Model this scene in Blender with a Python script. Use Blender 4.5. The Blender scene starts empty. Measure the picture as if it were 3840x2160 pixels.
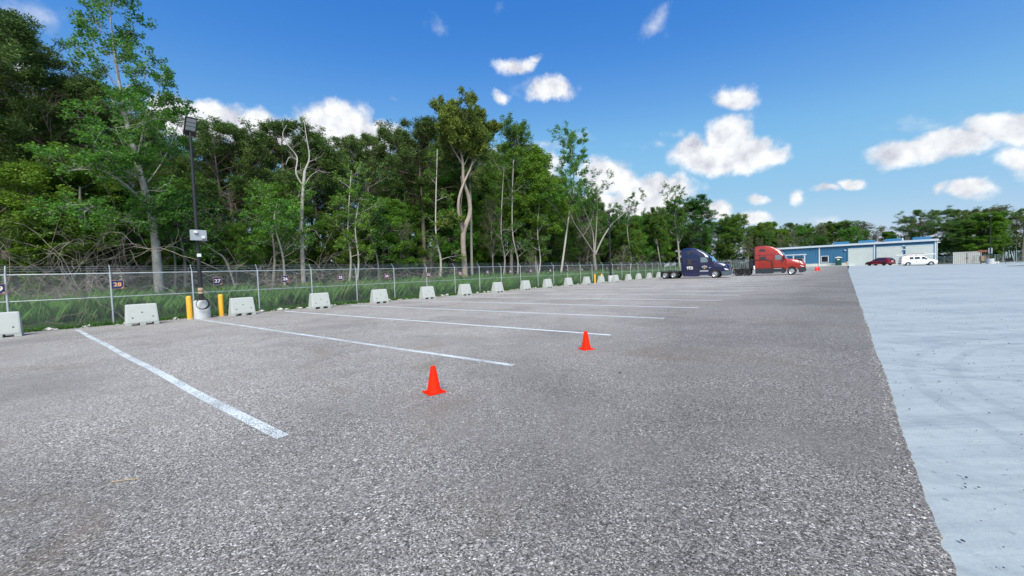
import bpy, math, random
import numpy as np
from mathutils import Vector, Matrix
R_ = math.radians
S = bpy.context.scene
COL = S.collection
random.seed(7)
# ------------------------------------------------------------------ camera
FPX, EYE = 1450.0, 1.6
ROT = Matrix(((0.99937, 0.03551, 0.0), (-0.00142, 0.03983, -0.99921), (-0.03548, 0.99858, 0.03985)))
cam = bpy.data.cameras.new('camera')
cam.sensor_width = 36.0
cam.lens = 36.0 * FPX / 3840.0
cam.clip_start = 0.05
cam.clip_end = 6000
cam_o = bpy.data.objects.new('camera', cam)
COL.objects.link(cam_o)
q_ = ROT.to_quaternion(); q_.normalize()
cam_o.rotation_mode = 'QUATERNION'; cam_o.rotation_quaternion = q_
cam_o.location = (0, 0, EYE)
S.camera = cam_o
S.view_settings.view_transform = 'Standard'
S.view_settings.look = 'None'
S.view_settings.gamma = 1.0
S.view_settings.exposure = 0.35
S.cycles.max_bounces = 5
S.cycles.diffuse_bounces = 2
S.cycles.glossy_bounces = 3
S.cycles.transmission_bounces = 3
S.cycles.transparent_max_bounces = 12
S.cycles.caustics_reflective = False
S.cycles.caustics_refractive = False
S.cycles.use_denoising = True

def ray(px, py):
    return ROT @ Vector((px - 1920.0, 1080.0 - py, -FPX))
# ------------------------------------------------------------------ light
SUN_ELEV, SUN_AZ = 49.0, 176.0      # compass-like azimuth: 0 = where the camera looks, clockwise
sd = Vector((math.sin(R_(SUN_AZ)) * math.cos(R_(SUN_ELEV)), math.cos(R_(SUN_AZ)) * math.cos(R_(SUN_ELEV)), math.sin(R_(SUN_ELEV))))
sun = bpy.data.lights.new('sun', 'SUN')
sun.energy = 4.2; sun.angle = R_(30.0); sun.color = (1.0, 0.95, 0.86)
sun_o = bpy.data.objects.new('sun', sun); COL.objects.link(sun_o)
sun_o.rotation_mode = 'QUATERNION'; sun_o.rotation_quaternion = sd.to_track_quat('Z', 'Y')
sun_o.location = (0, 0, 60)
# ------------------------------------------------------------------ world: sky with clouds
CLOUD = 0.80
wd = bpy.data.worlds.new('World'); S.world = wd; wd.use_nodes = True
nt = wd.node_tree; nt.nodes.clear()
def N(t, **kw):
    n = nt.nodes.new(t)
    for k, v in kw.items(): setattr(n, k, v)
    return n
def L(a, b): nt.links.new(a, b)
def mth(op, a, b=None, c=None, clamp=False):
    n = N('ShaderNodeMath', operation=op, use_clamp=clamp)
    for i, x in enumerate((a, b, c)):
        if x is None: continue
        if hasattr(x, 'links'): L(x, n.inputs[i])
        else: n.inputs[i].default_value = x
    return n.outputs[0]
wo = N('ShaderNodeOutputWorld'); bgn = N('ShaderNodeBackground'); L(bgn.outputs[0], wo.inputs[0])
sky = N('ShaderNodeTexSky', sky_type='NISHITA', sun_disc=False)
sky.sun_elevation = R_(SUN_ELEV); sky.sun_rotation = R_(SUN_AZ)
sky.air_density = 1.2; sky.dust_density = 0.6; sky.ozone_density = 3.0; sky.altitude = 20
tc = N('ShaderNodeTexCoord')
DIR = tc.outputs['Generated']
CL = [ # px, py, rx, ry, weight
 (2735,505,95,75,1.3),(2592,560,70,55,1.1),(2690,600,200,58,1.2),(2870,592,95,38,.8),(2800,560,110,60,1.0),
 (2765,368,110,42,.75),(2805,428,60,22,.3),(1935,248,85,36,.72),(1995,228,34,24,.6),(2060,342,110,48,.95),(1970,318,60,34,.5),(1872,367,34,28,.65),
 (2455,98,62,50,.42),(1635,92,30,34,.2),(3390,575,190,52,1.0),(3560,545,190,60,1.0),(3730,500,190,62,1.0),(3850,470,120,50,.9),(3830,612,140,52,.85),(3470,470,140,30,.3),
 (3185,682,62,26,.85),(3105,706,58,18,.7),(2845,750,55,22,.75),(2992,745,34,28,.6),(3620,720,100,30,.8),(3520,716,40,26,.6),
 (760,455,170,75,1.1),(900,480,170,75,1.1),(640,430,110,60,1.0),(1260,470,150,95,1.15),(1350,520,170,75,1.1),(1130,430,60,30,.35),(1040,470,140,50,.6),
 (2270,665,125,68,1.15),(2440,715,170,62,1.2),(2350,780,260,60,1.1),(2660,790,90,40,.95),(2810,822,95,32,.9),(2060,540,90,28,.42),(2130,520,90,24,.3),
 (1000,530,190,60,1.0),(820,430,130,50,.9),(1190,450,120,60,.8),(60,75,150,60,.5),(30,210,110,150,.6),(150,480,260,110,.9),(1950,640,160,90,1.0),(3090,832,50,18,.5),(2530,510,50,20,.35),(2480,555,90,14,.25),(1475,372,20,14,.3),(1870,40,20,20,.12)]
nzw = N('ShaderNodeTexNoise'); nzw.inputs['Scale'].default_value = 9; nzw.inputs['Detail'].default_value = 5; nzw.inputs['Roughness'].default_value = .6
L(DIR, nzw.inputs['Vector'])
wsub = N('ShaderNodeVectorMath', operation='SUBTRACT'); L(nzw.outputs['Color'], wsub.inputs[0]); wsub.inputs[1].default_value = (.5, .5, .5)
wsc = N('ShaderNodeVectorMath', operation='SCALE'); L(wsub.outputs[0], wsc.inputs[0]); wsc.inputs['Scale'].default_value = .055
wad = N('ShaderNodeVectorMath', operation='ADD'); L(DIR, wad.inputs[0]); L(wsc.outputs[0], wad.inputs[1])
DW = wad.outputs[0]
field = None; low = None
for (cx, cy, rx, ry, w) in CL:
    d0 = ray(cx, cy).normalized()
    ex = (ray(cx + rx, cy).normalized() - d0); ey = (ray(cx, cy - ry).normalized() - d0)
    a, b = ex.length, ey.length
    e1 = (ex - d0 * ex.dot(d0)).normalized(); e2 = d0.cross(e1).normalized()
    if e2.dot(ey) < 0: e2 = -e2
    n3 = e1.cross(e2)
    M = Matrix((e1, e2, n3)).transposed()
    mp = N('ShaderNodeMapping', vector_type='TEXTURE'); L(DW, mp.inputs[0])
    mp.inputs['Location'].default_value = d0; mp.inputs['Rotation'].default_value = M.to_euler('XYZ'); mp.inputs['Scale'].default_value = (a * 1.24, b * 1.27, .5)
    ln = N('ShaderNodeVectorMath', operation='LENGTH'); L(mp.outputs[0], ln.inputs[0])
    m = mth('MULTIPLY_ADD', ln.outputs['Value'], -w, w)
    if w < .56: low = m if low is None else mth('MAXIMUM', low, m)
    else: field = m if field is None else mth('MAXIMUM', field, m)
# clouds added out of view behind the camera, for light and truck reflections
nb = N('ShaderNodeTexNoise'); nb.inputs['Scale'].default_value = 2.2; nb.inputs['Detail'].default_value = 7
L(DIR, nb.inputs['Vector'])
dt = N('ShaderNodeVectorMath', operation='DOT_PRODUCT'); L(DIR, dt.inputs[0]); dt.inputs[1].default_value = (0, -1, 0)
back = mth('MULTIPLY_ADD', dt.outputs['Value'], 1.5, .1, clamp=True)
bm = mth('ADD', mth('MULTIPLY_ADD', nb.outputs['Fac'], 4.0, -2.05), mth('MULTIPLY_ADD', back, 2.0, -2.0))
field = mth('MAXIMUM', field, bm)
nf = N('ShaderNodeTexNoise'); nf.inputs['Scale'].default_value = 24; nf.inputs['Detail'].default_value = 8; nf.inputs['Roughness'].default_value = .53
L(DIR, nf.inputs['Vector'])
field2 = mth('ADD', field, mth('MULTIPLY_ADD', nf.outputs['Fac'], .95, -.50))
al = N('ShaderNodeMapRange', interpolation_type='SMOOTHSTEP'); L(field2, al.inputs[0]); al.inputs[1].default_value = .02; al.inputs[2].default_value = .50
low2 = mth('ADD', low, mth('MULTIPLY_ADD', nf.outputs['Fac'], 1.2, -.60))
al2 = N('ShaderNodeMapRange', interpolation_type='SMOOTHSTEP'); L(low2, al2.inputs[0]); al2.inputs[1].default_value = 0; al2.inputs[2].default_value = .75
alpha = mth('MAXIMUM', mth('MULTIPLY', al.outputs[0], .97), mth('MULTIPLY', al2.outputs[0], .62))
# soft billows: lighter on top, greyer below
nbz = N('ShaderNodeTexNoise'); nbz.inputs['Scale'].default_value = 30; nbz.inputs['Detail'].default_value = 5
sh = N('ShaderNodeVectorMath', operation='ADD'); L(DIR, sh.inputs[0]); sh.inputs[1].default_value = (0, 0, -.012); L(sh.outputs[0], nbz.inputs['Vector'])
bil = mth('MULTIPLY_ADD', mth('SUBTRACT', nf.outputs['Fac'], nbz.outputs['Fac']), .9, .90)
bil = mth('MINIMUM', bil, 1.05)
cc = N('ShaderNodeCombineColor')
L(mth('MULTIPLY', bil, CLOUD * .97), cc.inputs[0]); L(mth('MULTIPLY', bil, CLOUD * .985), cc.inputs[1]); L(mth('MULTIPLY_ADD', bil, CLOUD * .8, CLOUD * .2), cc.inputs[2])
SKYG = 0.105
skq = N('ShaderNodeSeparateColor'); L(sky.outputs[0], skq.inputs[0]); skm = N('ShaderNodeCombineColor')
for i_, (g_, a_) in enumerate(((1.44, .90), (.90, .62), (.40, .70))):
    L(mth('MULTIPLY', mth('POWER', mth('MULTIPLY', skq.outputs[i_], SKYG * 1.27 * (.82, 1.0, 1.1)[i_]), g_), a_), skm.inputs[i_])
cv = N('ShaderNodeRGBCurve'); L(skm.outputs[0], cv.inputs['Color'])
for i_, ps in enumerate((((0, 0), (.043, .043), (.066, .094), (.113, .178), (.26, .29), (1, 1)), ((0, 0), (.178, .184), (.236, .282), (.311, .405), (.463, .485), (1, 1)), ((0, 0), (.52, .525), (.578, .605), (.633, .655), (.69, .665), (1, .9)))):
    c_ = cv.mapping.curves[i_]
    while len(c_.points) < len(ps): c_.points.new(.5, .5)
    for p_, (x_, y_) in zip(c_.points, ps): p_.location = (x_, y_)
cv.mapping.update()
mx = N('ShaderNodeMix', data_type='RGBA'); L(alpha, mx.inputs[0]); L(cv.outputs[0], mx.inputs[6]); L(cc.outputs[0], mx.inputs[7])
L(mx.outputs[2], bgn.inputs[0]); bgn.inputs[1].default_value = 1.0
wd.cycles.sampling_method = 'MANUAL'; wd.cycles.sample_map_resolution = 1024

# ------------------------------------------------------------------ frame of the lot: s along the fence, t towards the lot
O = Vector((-17.20044, 16.61164, 0)); U = Vector((.65941309, .75178081, 0)); V = Vector((.75178081, -.65941309, 0))
LD = Vector((.79612229, -.60513577, 0))
def sm(x): x = max(0., min(1., x)); return x * x * (3 - 2 * x)
def zg(s, t): return .42 * sm((s - 72) / 45) * (1 - sm((t - 20) / 18))
def ST(s, t, z=0.): p = O + U * s + V * t; return Vector((p.x, p.y, z + zg(s, t)))
def stof(p): q = Vector((p[0], p[1], 0)) - O; return q.dot(U), q.dot(V)
def G(px, py):
    d = ray(px, py); z = 0
    for _ in range(6):
        k = (z - EYE) / d.z; p = Vector((d.x * k, d.y * k, z)); z = zg(*stof(p))
    return p
def PT(px, py, t):          # point of the vertical plane t = const seen at a pixel
    d = ray(px, py); k = (t + O.dot(V)) / (Vector((d.x, d.y, 0)).dot(V)); return Vector((d.x * k, d.y * k, EYE + d.z * k))
def PS(px, py, s):
    d = ray(px, py); k = (s + O.dot(U)) / (Vector((d.x, d.y, 0)).dot(U)); return Vector((d.x * k, d.y * k, EYE + d.z * k))
def HOR(px): return 977 - .0354 * (px - 3190)
def ang(v): return math.atan2(v[1], v[0])
AU, AV, AL = ang(U), ang(V), ang(LD)
def proj(p):
    c = ROT.transposed() @ (Vector(p) - Vector((0, 0, EYE))); return 1920 + FPX * c.x / -c.z, 1080 - FPX * c.y / -c.z
def atdepth(px, py, dep):
    d = ray(px, py); k = dep / FPX; return Vector((d.x * k, d.y * k, EYE + d.z * k))

# ------------------------------------------------------------------ materials
MATS = {}
def nmat(name):
    m = bpy.data.materials.new(name); m.use_nodes = True; m.node_tree.nodes.clear(); return m
class NT:
    def __init__(s, m): s.t = m.node_tree
    def n(s, ty, **kw):
        x = s.t.nodes.new(ty)
        for k, v in kw.items(): setattr(x, k, v)
        return x
    def l(s, a, b): s.t.links.new(a, b)
    def set(s, sock, v):
        if hasattr(v, 'links'): s.l(v, sock)
        else: sock.default_value = v
    def m(s, op, a, b=None, c=None, clamp=False):
        x = s.n('ShaderNodeMath', operation=op, use_clamp=clamp)
        for i, v in enumerate((a, b, c)):
            if v is not None: s.set(x.inputs[i], v)
        return x.outputs[0]
    def noise(s, scale, detail=4, rough=.55, vec=None, dist=0):
        x = s.n('ShaderNodeTexNoise'); x.inputs['Scale'].default_value = scale; x.inputs['Detail'].default_value = detail
        x.inputs['Roughness'].default_value = rough; x.inputs['Distortion'].default_value = dist
        if vec is not None: s.l(vec, x.inputs['Vector'])
        return x.outputs['Fac']
    def mix(s, f, a, b, mode='MIX'):
        x = s.n('ShaderNodeMix', data_type='RGBA', blend_type=mode); s.set(x.inputs[0], f)
        for i, v in ((6, a), (7, b)):
            s.set(x.inputs[i], v if hasattr(v, 'links') else (v[0], v[1], v[2], 1))
        return x.outputs[2]
    def ramp(s, f, stops, interp='LINEAR'):
        x = s.n('ShaderNodeValToRGB'); cr = x.color_ramp; cr.interpolation = interp
        while len(cr.elements) < len(stops): cr.elements.new(.5)
        for e, (p, c) in zip(cr.elements, stops): e.position = p; e.color = (c[0], c[1], c[2], 1)
        s.l(f, x.inputs[0]); return x.outputs[0]
    def mr(s, v, a, b, c=0., d=1., smooth=False):
        x = s.n('ShaderNodeMapRange'); x.interpolation_type = 'SMOOTHSTEP' if smooth else 'LINEAR'
        s.l(v, x.inputs[0])
        for i, q in enumerate((a, b, c, d)): x.inputs[i + 1].default_value = q
        return x.outputs[0]
    def bump(s, h, strength, dist):
        x = s.n('ShaderNodeBump'); x.inputs['Strength'].default_value = strength; x.inputs['Distance'].default_value = dist
        s.l(h, x.inputs['Height']); return x.outputs[0]
    def out(s, sh): o = s.n('ShaderNodeOutputMaterial'); s.l(sh, o.inputs[0])
def P(name, col, rough=.6, metal=0., var=.12, scale=6., coat=0., bump=0., dirt=0., spec=.5):
    if name in MATS: return MATS[name]
    m = nmat(name); k = NT(m)
    b = k.n('ShaderNodeBsdfPrincipled')
    tcn = k.n('ShaderNodeTexCoord').outputs['Object']
    f = k.noise(scale, 5, .6, tcn)
    c = k.mix(f, [x * (1 - var) for x in col], [min(1, x * (1 + var)) for x in col])
    if dirt:
        g = k.mr(k.noise(scale * .45, 6, .65, tcn), .48, .72)
        c = k.mix(k.m('MULTIPLY', g, dirt), c, [x * .45 + .02 for x in col])
    k.l(c, b.inputs['Base Color'])
    k.l(k.mr(f, .2, .8, max(0, rough - .06), min(1, rough + .08)), b.inputs['Roughness'])
    b.inputs['Metallic'].default_value = metal
    b.inputs['Coat Weight'].default_value = coat; b.inputs['Coat Roughness'].default_value = .05
    b.inputs['Specular IOR Level'].default_value = spec
    if bump: k.l(k.bump(k.noise(scale * 6, 4, .6, tcn), bump, .01), b.inputs['Normal'])
    k.out(b.outputs[0]); m.diffuse_color = (*col, 1); MATS[name] = m; return m

def gravel_height(k, pos):
    v = k.n('ShaderNodeTexVoronoi'); v.inputs['Scale'].default_value = 112; k.l(pos, v.inputs['Vector'])
    v2 = k.n('ShaderNodeTexVoronoi'); v2.inputs['Scale'].default_value = 46; k.l(pos, v2.inputs['Vector'])
    return v, v2
def asphalt_mat():
    m = nmat('asphalt'); k = NT(m); b = k.n('ShaderNodeBsdfPrincipled')
    pos = k.n('ShaderNodeNewGeometry').outputs['Position']
    wn = k.n('ShaderNodeTexNoise'); wn.inputs['Scale'].default_value = 30; k.l(pos, wn.inputs['Vector'])
    wv = k.n('ShaderNodeVectorMath', operation='MULTIPLY_ADD'); k.l(wn.outputs['Color'], wv.inputs[0]); wv.inputs[1].default_value = (.02, .02, 0); k.l(pos, wv.inputs[2])
    v, v2 = gravel_height(k, wv.outputs[0])
    sep = k.n('ShaderNodeSeparateColor'); k.l(v.outputs['Color'], sep.inputs[0])
    sep2 = k.n('ShaderNodeSeparateColor'); k.l(v2.outputs['Color'], sep2.inputs[0])
    vc = k.n('ShaderNodeTexVoronoi'); vc.inputs['Scale'].default_value = 78; k.l(wv.outputs[0], vc.inputs['Vector'])
    sc_ = k.n('ShaderNodeSeparateColor'); k.l(vc.outputs['Color'], sc_.inputs[0])
    coarse = k.mr(k.m('ADD', k.noise(.9, 5, .65, pos), k.m('MULTIPLY', sc_.outputs[2], .22)), .58, .66, 0, 1)
    pick = k.n('ShaderNodeMix', data_type='FLOAT'); k.l(coarse, pick.inputs[0]); k.l(sep.outputs[0], pick.inputs[2]); k.l(sc_.outputs[0], pick.inputs[3])
    stone = k.ramp(pick.outputs[0], [(0, (.030, .028, .025)), (.30, (.098, .091, .083)), (.60, (.172, .160, .146)), (.83, (.262, .246, .226)), (.95, (.38, .358, .33)), (1, (.56, .535, .50))])
    stone = k.mix(k.m('MULTIPLY', k.m('GREATER_THAN', sep2.outputs[1], .93), k.mr(v2.outputs['Distance'], .26, .34, .8, 0)), stone, (.42, .41, .39))
    big = k.noise(.16, 5, .62, pos, .6); mid = k.noise(1.3, 5, .6, pos)
    sa, ca = math.sin(AU), math.cos(AU)
    # compacted, paler and browner patches; tracks running the length of the lot
    mp = k.n('ShaderNodeMapping'); k.l(pos, mp.inputs[0]); mp.inputs['Rotation'].default_value = (0, 0, -AU); mp.inputs['Scale'].default_value = (.05, .8, 1)
    trk = k.noise(1.0, 4, .5, mp.outputs[0], .4)
    f = k.m('ADD', k.m('MULTIPLY', big, 1.1), k.m('ADD', k.m('MULTIPLY', mid, .45), k.m('MULTIPLY', trk, .55)))
    dust = k.mr(f, .92, 1.30, 0, .75, True)
    c = k.mix(dust, stone, (.150, .139, .127))
    br = k.mr(k.noise(.45, 5, .62, pos, 1.0), .54, .70, 0, .5, True)
    c = k.mix(br, c, (.125, .10, .075))
    dk = k.mr(k.noise(.28, 6, .68, pos), .42, .68, 1.05, .76, True)
    ev = k.n('ShaderNodeVectorMath', operation='DOT_PRODUCT'); k.l(pos, ev.inputs[0]); ev.inputs[1].default_value = V
    ed = k.m('ADD', k.m('SUBTRACT', ev.outputs['Value'], O.dot(V)), k.m('MULTIPLY_ADD', k.noise(.5, 4, .6, pos), 4.0, -2.0))
    dk = k.m('MULTIPLY', dk, k.mr(ed, 15.5, 23.5, 1.06, .60, False))   # loose darker millings along the slab
    hs = k.n('ShaderNodeHueSaturation'); k.l(c, hs.inputs['Color']); k.l(k.m('MULTIPLY', dk, 1.92), hs.inputs['Value']); hs.inputs['Saturation'].default_value = 1.0
    hs.inputs['Value'].default_value = 1
    k.l(hs.outputs[0], b.inputs['Base Color'])
    b.inputs['Roughness'].default_value = .82; b.inputs['Specular IOR Level'].default_value = .35
    h = k.m('ADD', k.m('MULTIPLY', v.outputs['Distance'], -1.0), k.m('MULTIPLY', sep.outputs[1], .5))
    k.l(k.bump(h, .6, .009), b.inputs['Normal'])
    k.out(b.outputs[0]); return m
def concrete_mat():
    m = nmat('concrete_slab'); k = NT(m); b = k.n('ShaderNodeBsdfPrincipled')
    pos = k.n('ShaderNodeNewGeometry').outputs['Position']
    def mp(rot, sc):
        x = k.n('ShaderNodeMapping'); k.l(pos, x.inputs[0]); x.inputs['Rotation'].default_value = (0, 0, rot); x.inputs['Scale'].default_value = sc; return x.outputs[0]
    base = k.mix(k.noise(.25, 6, .62, pos), (.35, .40, .405), (.47, .52, .515))
    st = k.mr(k.noise(1.0, 9, .74, mp(-AV + R_(7), (.12, 3.0, 1)), .1), .43, .60, 0, 1, True)
    c = k.mix(k.m('MULTIPLY', st, k.mr(k.noise(.22, 4, .6, pos), .38, .62, .08, .42)), base, (.17, .205, .235))
    st2 = k.mr(k.noise(1.0, 9, .74, mp(-AV - R_(5), (.10, 9.0, 1)), .1), .50, .66, 0, 1, True)
    c = k.mix(k.m('MULTIPLY', st2, .34), c, (.19, .225, .26))
    # curved tyre tracks
    for (ctr, ra, w) in (((9.0, 9.4), 5.2, .12), ((9.0, 9.4), 4.75, .10), ((10.5, 1.0), 6.6, .14), ((10.5, 1.0), 6.15, .12), ((14, 15), 9.0, .16), ((14, 15), 8.3, .14), ((6, -4), 8.0, .1)):
        x = k.n('ShaderNodeVectorMath', operation='DISTANCE'); k.l(k.n('ShaderNodeVectorMath', operation='MULTIPLY').outputs[0], x.inputs[0])
        vm = x.inputs[0].links[0].from_node; k.l(pos, vm.inputs[0]); vm.inputs[1].default_value = (1, 1, 0); x.inputs[1].default_value = (ctr[0], ctr[1], 0)
        dd = k.m('ABSOLUTE', k.m('SUBTRACT', x.outputs['Value'], ra))
        g = k.mr(dd, w * .3, w * .75, .36, 0, True)
        c = k.mix(k.m('MULTIPLY', g, k.mr(k.noise(3, 4, .6, pos), .35, .6)), c, (.18, .21, .245))
    sp = k.n('ShaderNodeTexVoronoi'); sp.inputs['Scale'].default_value = 5.5; k.l(pos, sp.inputs['Vector'])
    ss = k.n('ShaderNodeSeparateColor'); k.l(sp.outputs['Color'], ss.inputs[0])
    blot = k.mr(k.noise(.9, 7, .72, pos, .8), .50, .66, 0, .45, True); c = k.mix(blot, c, (.21, .245, .265))
    spot = k.m('MULTIPLY', k.m('LESS_THAN', sp.outputs['Distance'], k.m('MULTIPLY', ss.outputs[1], .13)), k.m('GREATER_THAN', ss.outputs[0], .45))
    spot = k.m('MULTIPLY', spot, k.mr(k.noise(.35, 3, .5, pos), .42, .6, .1, 1))
    c = k.mix(k.m('MULTIPLY', spot, .8), c, (.07, .07, .075))
    sp3 = k.n('ShaderNodeTexVoronoi'); sp3.inputs['Scale'].default_value = 15; k.l(pos, sp3.inputs['Vector']); ss3 = k.n('ShaderNodeSeparateColor'); k.l(sp3.outputs['Color'], ss3.inputs[0])
    s3 = k.m('MULTIPLY', k.m('LESS_THAN', sp3.outputs['Distance'], k.m('MULTIPLY', ss3.outputs[1], .30)), k.m('GREATER_THAN', ss3.outputs[0], .55))
    c = k.mix(k.m('MULTIPLY', s3, k.mr(k.noise(.30, 4, .6, pos), .50, .60, .05, .7)), c, (.10, .115, .125))
    c = k.mix(k.mr(k.noise(5.5, 9, .75, pos), .45, .70, 0, .5, True), c, (.25, .285, .30))
    fine = k.noise(55, 5, .7, pos)
    c = k.mix(k.mr(fine, .3, .75, 0, .5), c, (.20, .235, .265))
    k.l(c, b.inputs['Base Color']); b.inputs['Roughness'].default_value = .78; b.inputs['Specular IOR Level'].default_value = .4
    k.l(k.bump(fine, .35, .006), b.inputs['Normal'])
    k.out(b.outputs[0]); return m
def paint_mat(name='line_paint', lo=.37):
    m = nmat(name); k = NT(m); b = k.n('ShaderNodeBsdfPrincipled')
    pos = k.n('ShaderNodeNewGeometry').outputs['Position']
    v, v2 = gravel_height(k, pos)
    sep = k.n('ShaderNodeSeparateColor'); k.l(v.outputs['Color'], sep.inputs[0])
    w = k.m('ADD', k.m('MULTIPLY', sep.outputs[2], .45), k.m('ADD', k.m('MULTIPLY', k.noise(1.1, 4, .6, pos), .75), k.m('MULTIPLY', v.outputs['Distance'], -.25)))
    a = k.mr(w, lo, lo + .10, 0, 1)
    k.l(k.mix(k.noise(8, 4, .6, pos), (.62, .69, .70), (.80, .86, .87)), b.inputs['Base Color']); b.inputs['Roughness'].default_value = .7
    tr = k.n('ShaderNodeBsdfTransparent'); ms = k.n('ShaderNodeMixShader'); k.l(a, ms.inputs[0]); k.l(tr.outputs[0], ms.inputs[1]); k.l(b.outputs[0], ms.inputs[2])
    k.out(ms.outputs[0]); return m
def leaf_mat(name, dark, mid, light, trans=.4):
    m = nmat(name); k = NT(m)
    at = k.n('ShaderNodeAttribute'); at.attribute_name = 'tint'
    oi = k.n('ShaderNodeObjectInfo').outputs['Random']
    c = k.ramp(at.outputs['Fac'], [(0, dark), (.5, mid), (1, light)])
    hs = k.n('ShaderNodeHueSaturation'); k.l(c, hs.inputs['Color']); k.l(k.mr(oi, 0, 1, .485, .515), hs.inputs['Hue'])
    k.l(k.mr(k.m('FRACT', k.m('MULTIPLY', oi, 7.31)), 0, 1, .82, 1.5), hs.inputs['Value'])
    d = k.n('ShaderNodeBsdfPrincipled'); k.l(hs.outputs[0], d.inputs['Base Color']); d.inputs['Roughness'].default_value = .55; d.inputs['Specular IOR Level'].default_value = .25
    tr = k.n('ShaderNodeBsdfTranslucent'); k.l(hs.outputs[0], tr.inputs[0])
    ms = k.n('ShaderNodeMixShader'); ms.inputs[0].default_value = trans; k.l(d.outputs[0], ms.inputs[1]); k.l(tr.outputs[0], ms.inputs[2])
    k.out(ms.outputs[0]); MATS[name] = m; return m
def bark_mat(name, a, b_, scale=9):
    m = nmat(name); k = NT(m); b = k.n('ShaderNodeBsdfPrincipled')
    tcn = k.n('ShaderNodeTexCoord').outputs['Object']
    mp = k.n('ShaderNodeMapping'); k.l(tcn, mp.inputs[0]); mp.inputs['Scale'].default_value = (1, 1, .35)
    f = k.noise(scale, 6, .7, mp.outputs[0], 1.2)
    k.l(k.mix(k.mr(f, .3, .7), a, b_), b.inputs['Base Color']); b.inputs['Roughness'].default_value = .9
    k.l(k.bump(f, .7, .03), b.inputs['Normal']); k.out(b.outputs[0]); MATS[name] = m; return m
def ground_mat(name, cols, scale):
    m = nmat(name); k = NT(m); b = k.n('ShaderNodeBsdfPrincipled')
    pos = k.n('ShaderNodeNewGeometry').outputs['Position']
    f = k.m('ADD', k.m('MULTIPLY', k.noise(scale, 6, .7, pos), .7), k.m('MULTIPLY', k.noise(scale * 14, 4, .6, pos), .3))
    k.l(k.ramp(f, [(.3 + .4 * i / (len(cols) - 1), c) for i, c in enumerate(cols)]), b.inputs['Base Color'])
    b.inputs['Roughness'].default_value = .95; k.l(k.bump(f, .8, .06), b.inputs['Normal']); k.out(b.outputs[0]); return m
def siding_mat(name, col, axis, period, depth=.4):
    m = nmat(name); k = NT(m); b = k.n('ShaderNodeBsdfPrincipled')
    tcn = k.n('ShaderNodeTexCoord').outputs['Object']; sx = k.n('ShaderNodeSeparateXYZ'); k.l(tcn, sx.inputs[0])
    w = k.m('FRACT', k.m('DIVIDE', sx.outputs[axis], period))
    tri = k.m('ABSOLUTE', k.m('MULTIPLY_ADD', w, 2, -1))
    rib = k.mr(tri, .62, .86, 0, 1, True)
    n_ = k.noise(.9, 5, .6, tcn)
    c = k.mix(n_, [x * .85 for x in col], [x * 1.12 for x in col])
    k.l(c, b.inputs['Base Color']); b.inputs['Roughness'].default_value = .5
    k.l(k.bump(rib, depth, .05), b.inputs['Normal']); k.out(b.outputs[0]); MATS[name] = m; return m
def glass(name, col, rough=.05):
    m = nmat(name); k = NT(m); b = k.n('ShaderNodeBsdfPrincipled'); tcn = k.n('ShaderNodeTexCoord').outputs['Object']
    k.l(k.mix(k.noise(3, 2, .5, tcn), col, [x * 1.5 for x in col]), b.inputs['Base Color'])
    b.inputs['Roughness'].default_value = rough; b.inputs['Specular IOR Level'].default_value = .9; b.inputs['Coat Weight'].default_value = .6
    k.out(b.outputs[0]); MATS[name] = m; return m

M_ASPH = asphalt_mat(); M_CONC = concrete_mat(); M_PAINT = paint_mat(); M_PAINT2 = paint_mat('line_paint_fresh', .22)
M_GALV = P('galvanised_steel', (.55, .60, .62), .42, .65, .1, 4)
M_WIRE = P('wire', (.42, .46, .47), .5, .5, .1, 4)
M_BARR = P('barrier_concrete', (.43, .46, .44), .85, 0, .10, 3.5, bump=.25, dirt=.25)
M_YEL = P('yellow_plastic', (.80, .42, .035), .5, 0, .06, 5)
M_BLK = P('black_paint', (.018, .019, .022), .42, 0, .2, 6)
M_RUB = P('rubber', (.022, .022, .024), .8, 0, .25, 8)
M_DPL = P('dark_plastic', (.035, .038, .045), .55, 0, .15, 6)
M_CHR = P('chrome', (.75, .76, .78), .2, .95, .05, 6)
M_ALU = P('aluminium', (.62, .63, .65), .35, .8, .1, 9)
M_GRYB = P('grey_enamel', (.36, .40, .43), .45, 0, .06, 5)
M_WHT = P('white_paint', (.78, .80, .80), .35, 0, .04, 2.5, coat=.4)
M_WHITE = P('white_enamel', (.76, .77, .76), .5, 0, .05, 4)
M_ORG = P('orange_cone', (.95, .020, .001), .7, 0, .10, 14, dirt=.22, spec=.15)
M_NAVY = P('navy_sign', (.008, .028, .12), .45, 0, .1, 6)
M_SORG = P('sign_orange', (.80, .42, .16), .5, 0, .05, 6)
M_SWHT = P('sign_white', (.85, .72, .62), .5, 0, .05, 6)
M_BTRK = P('navy_truck_paint', (.005, .007, .055), .2, .0, .1, 1.5, coat=1.0)
M_RTRK = P('red_truck_paint', (.36, .020, .010), .25, .1, .1, 1.5, coat=1.0)
M_SUV = P('red_car_paint', (.26, .008, .02), .25, .2, .1, 2, coat=1.0)
M_BLUE = siding_mat('blue_siding', (.035, .145, .27), 0, .6, .5)
M_CREAM = siding_mat('cream_siding', (.56, .57, .52), 0, .5, .4)
M_DOOR = siding_mat('sectional_door', (.55, .61, .59), 2, .53, .25)
M_CONT = siding_mat('container_siding', (.52, .52, .48), 0, .28, 1.0)
M_TRIM = P('trim_white', (.58, .64, .68), .5, 0, .06, 3)
M_ROOF = P('roof_metal', (.50, .56, .60), .45, .2, .08, 2)
M_BVENT = P('blue_vent', (.045, .20, .36), .45, 0, .08, 3)
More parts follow.
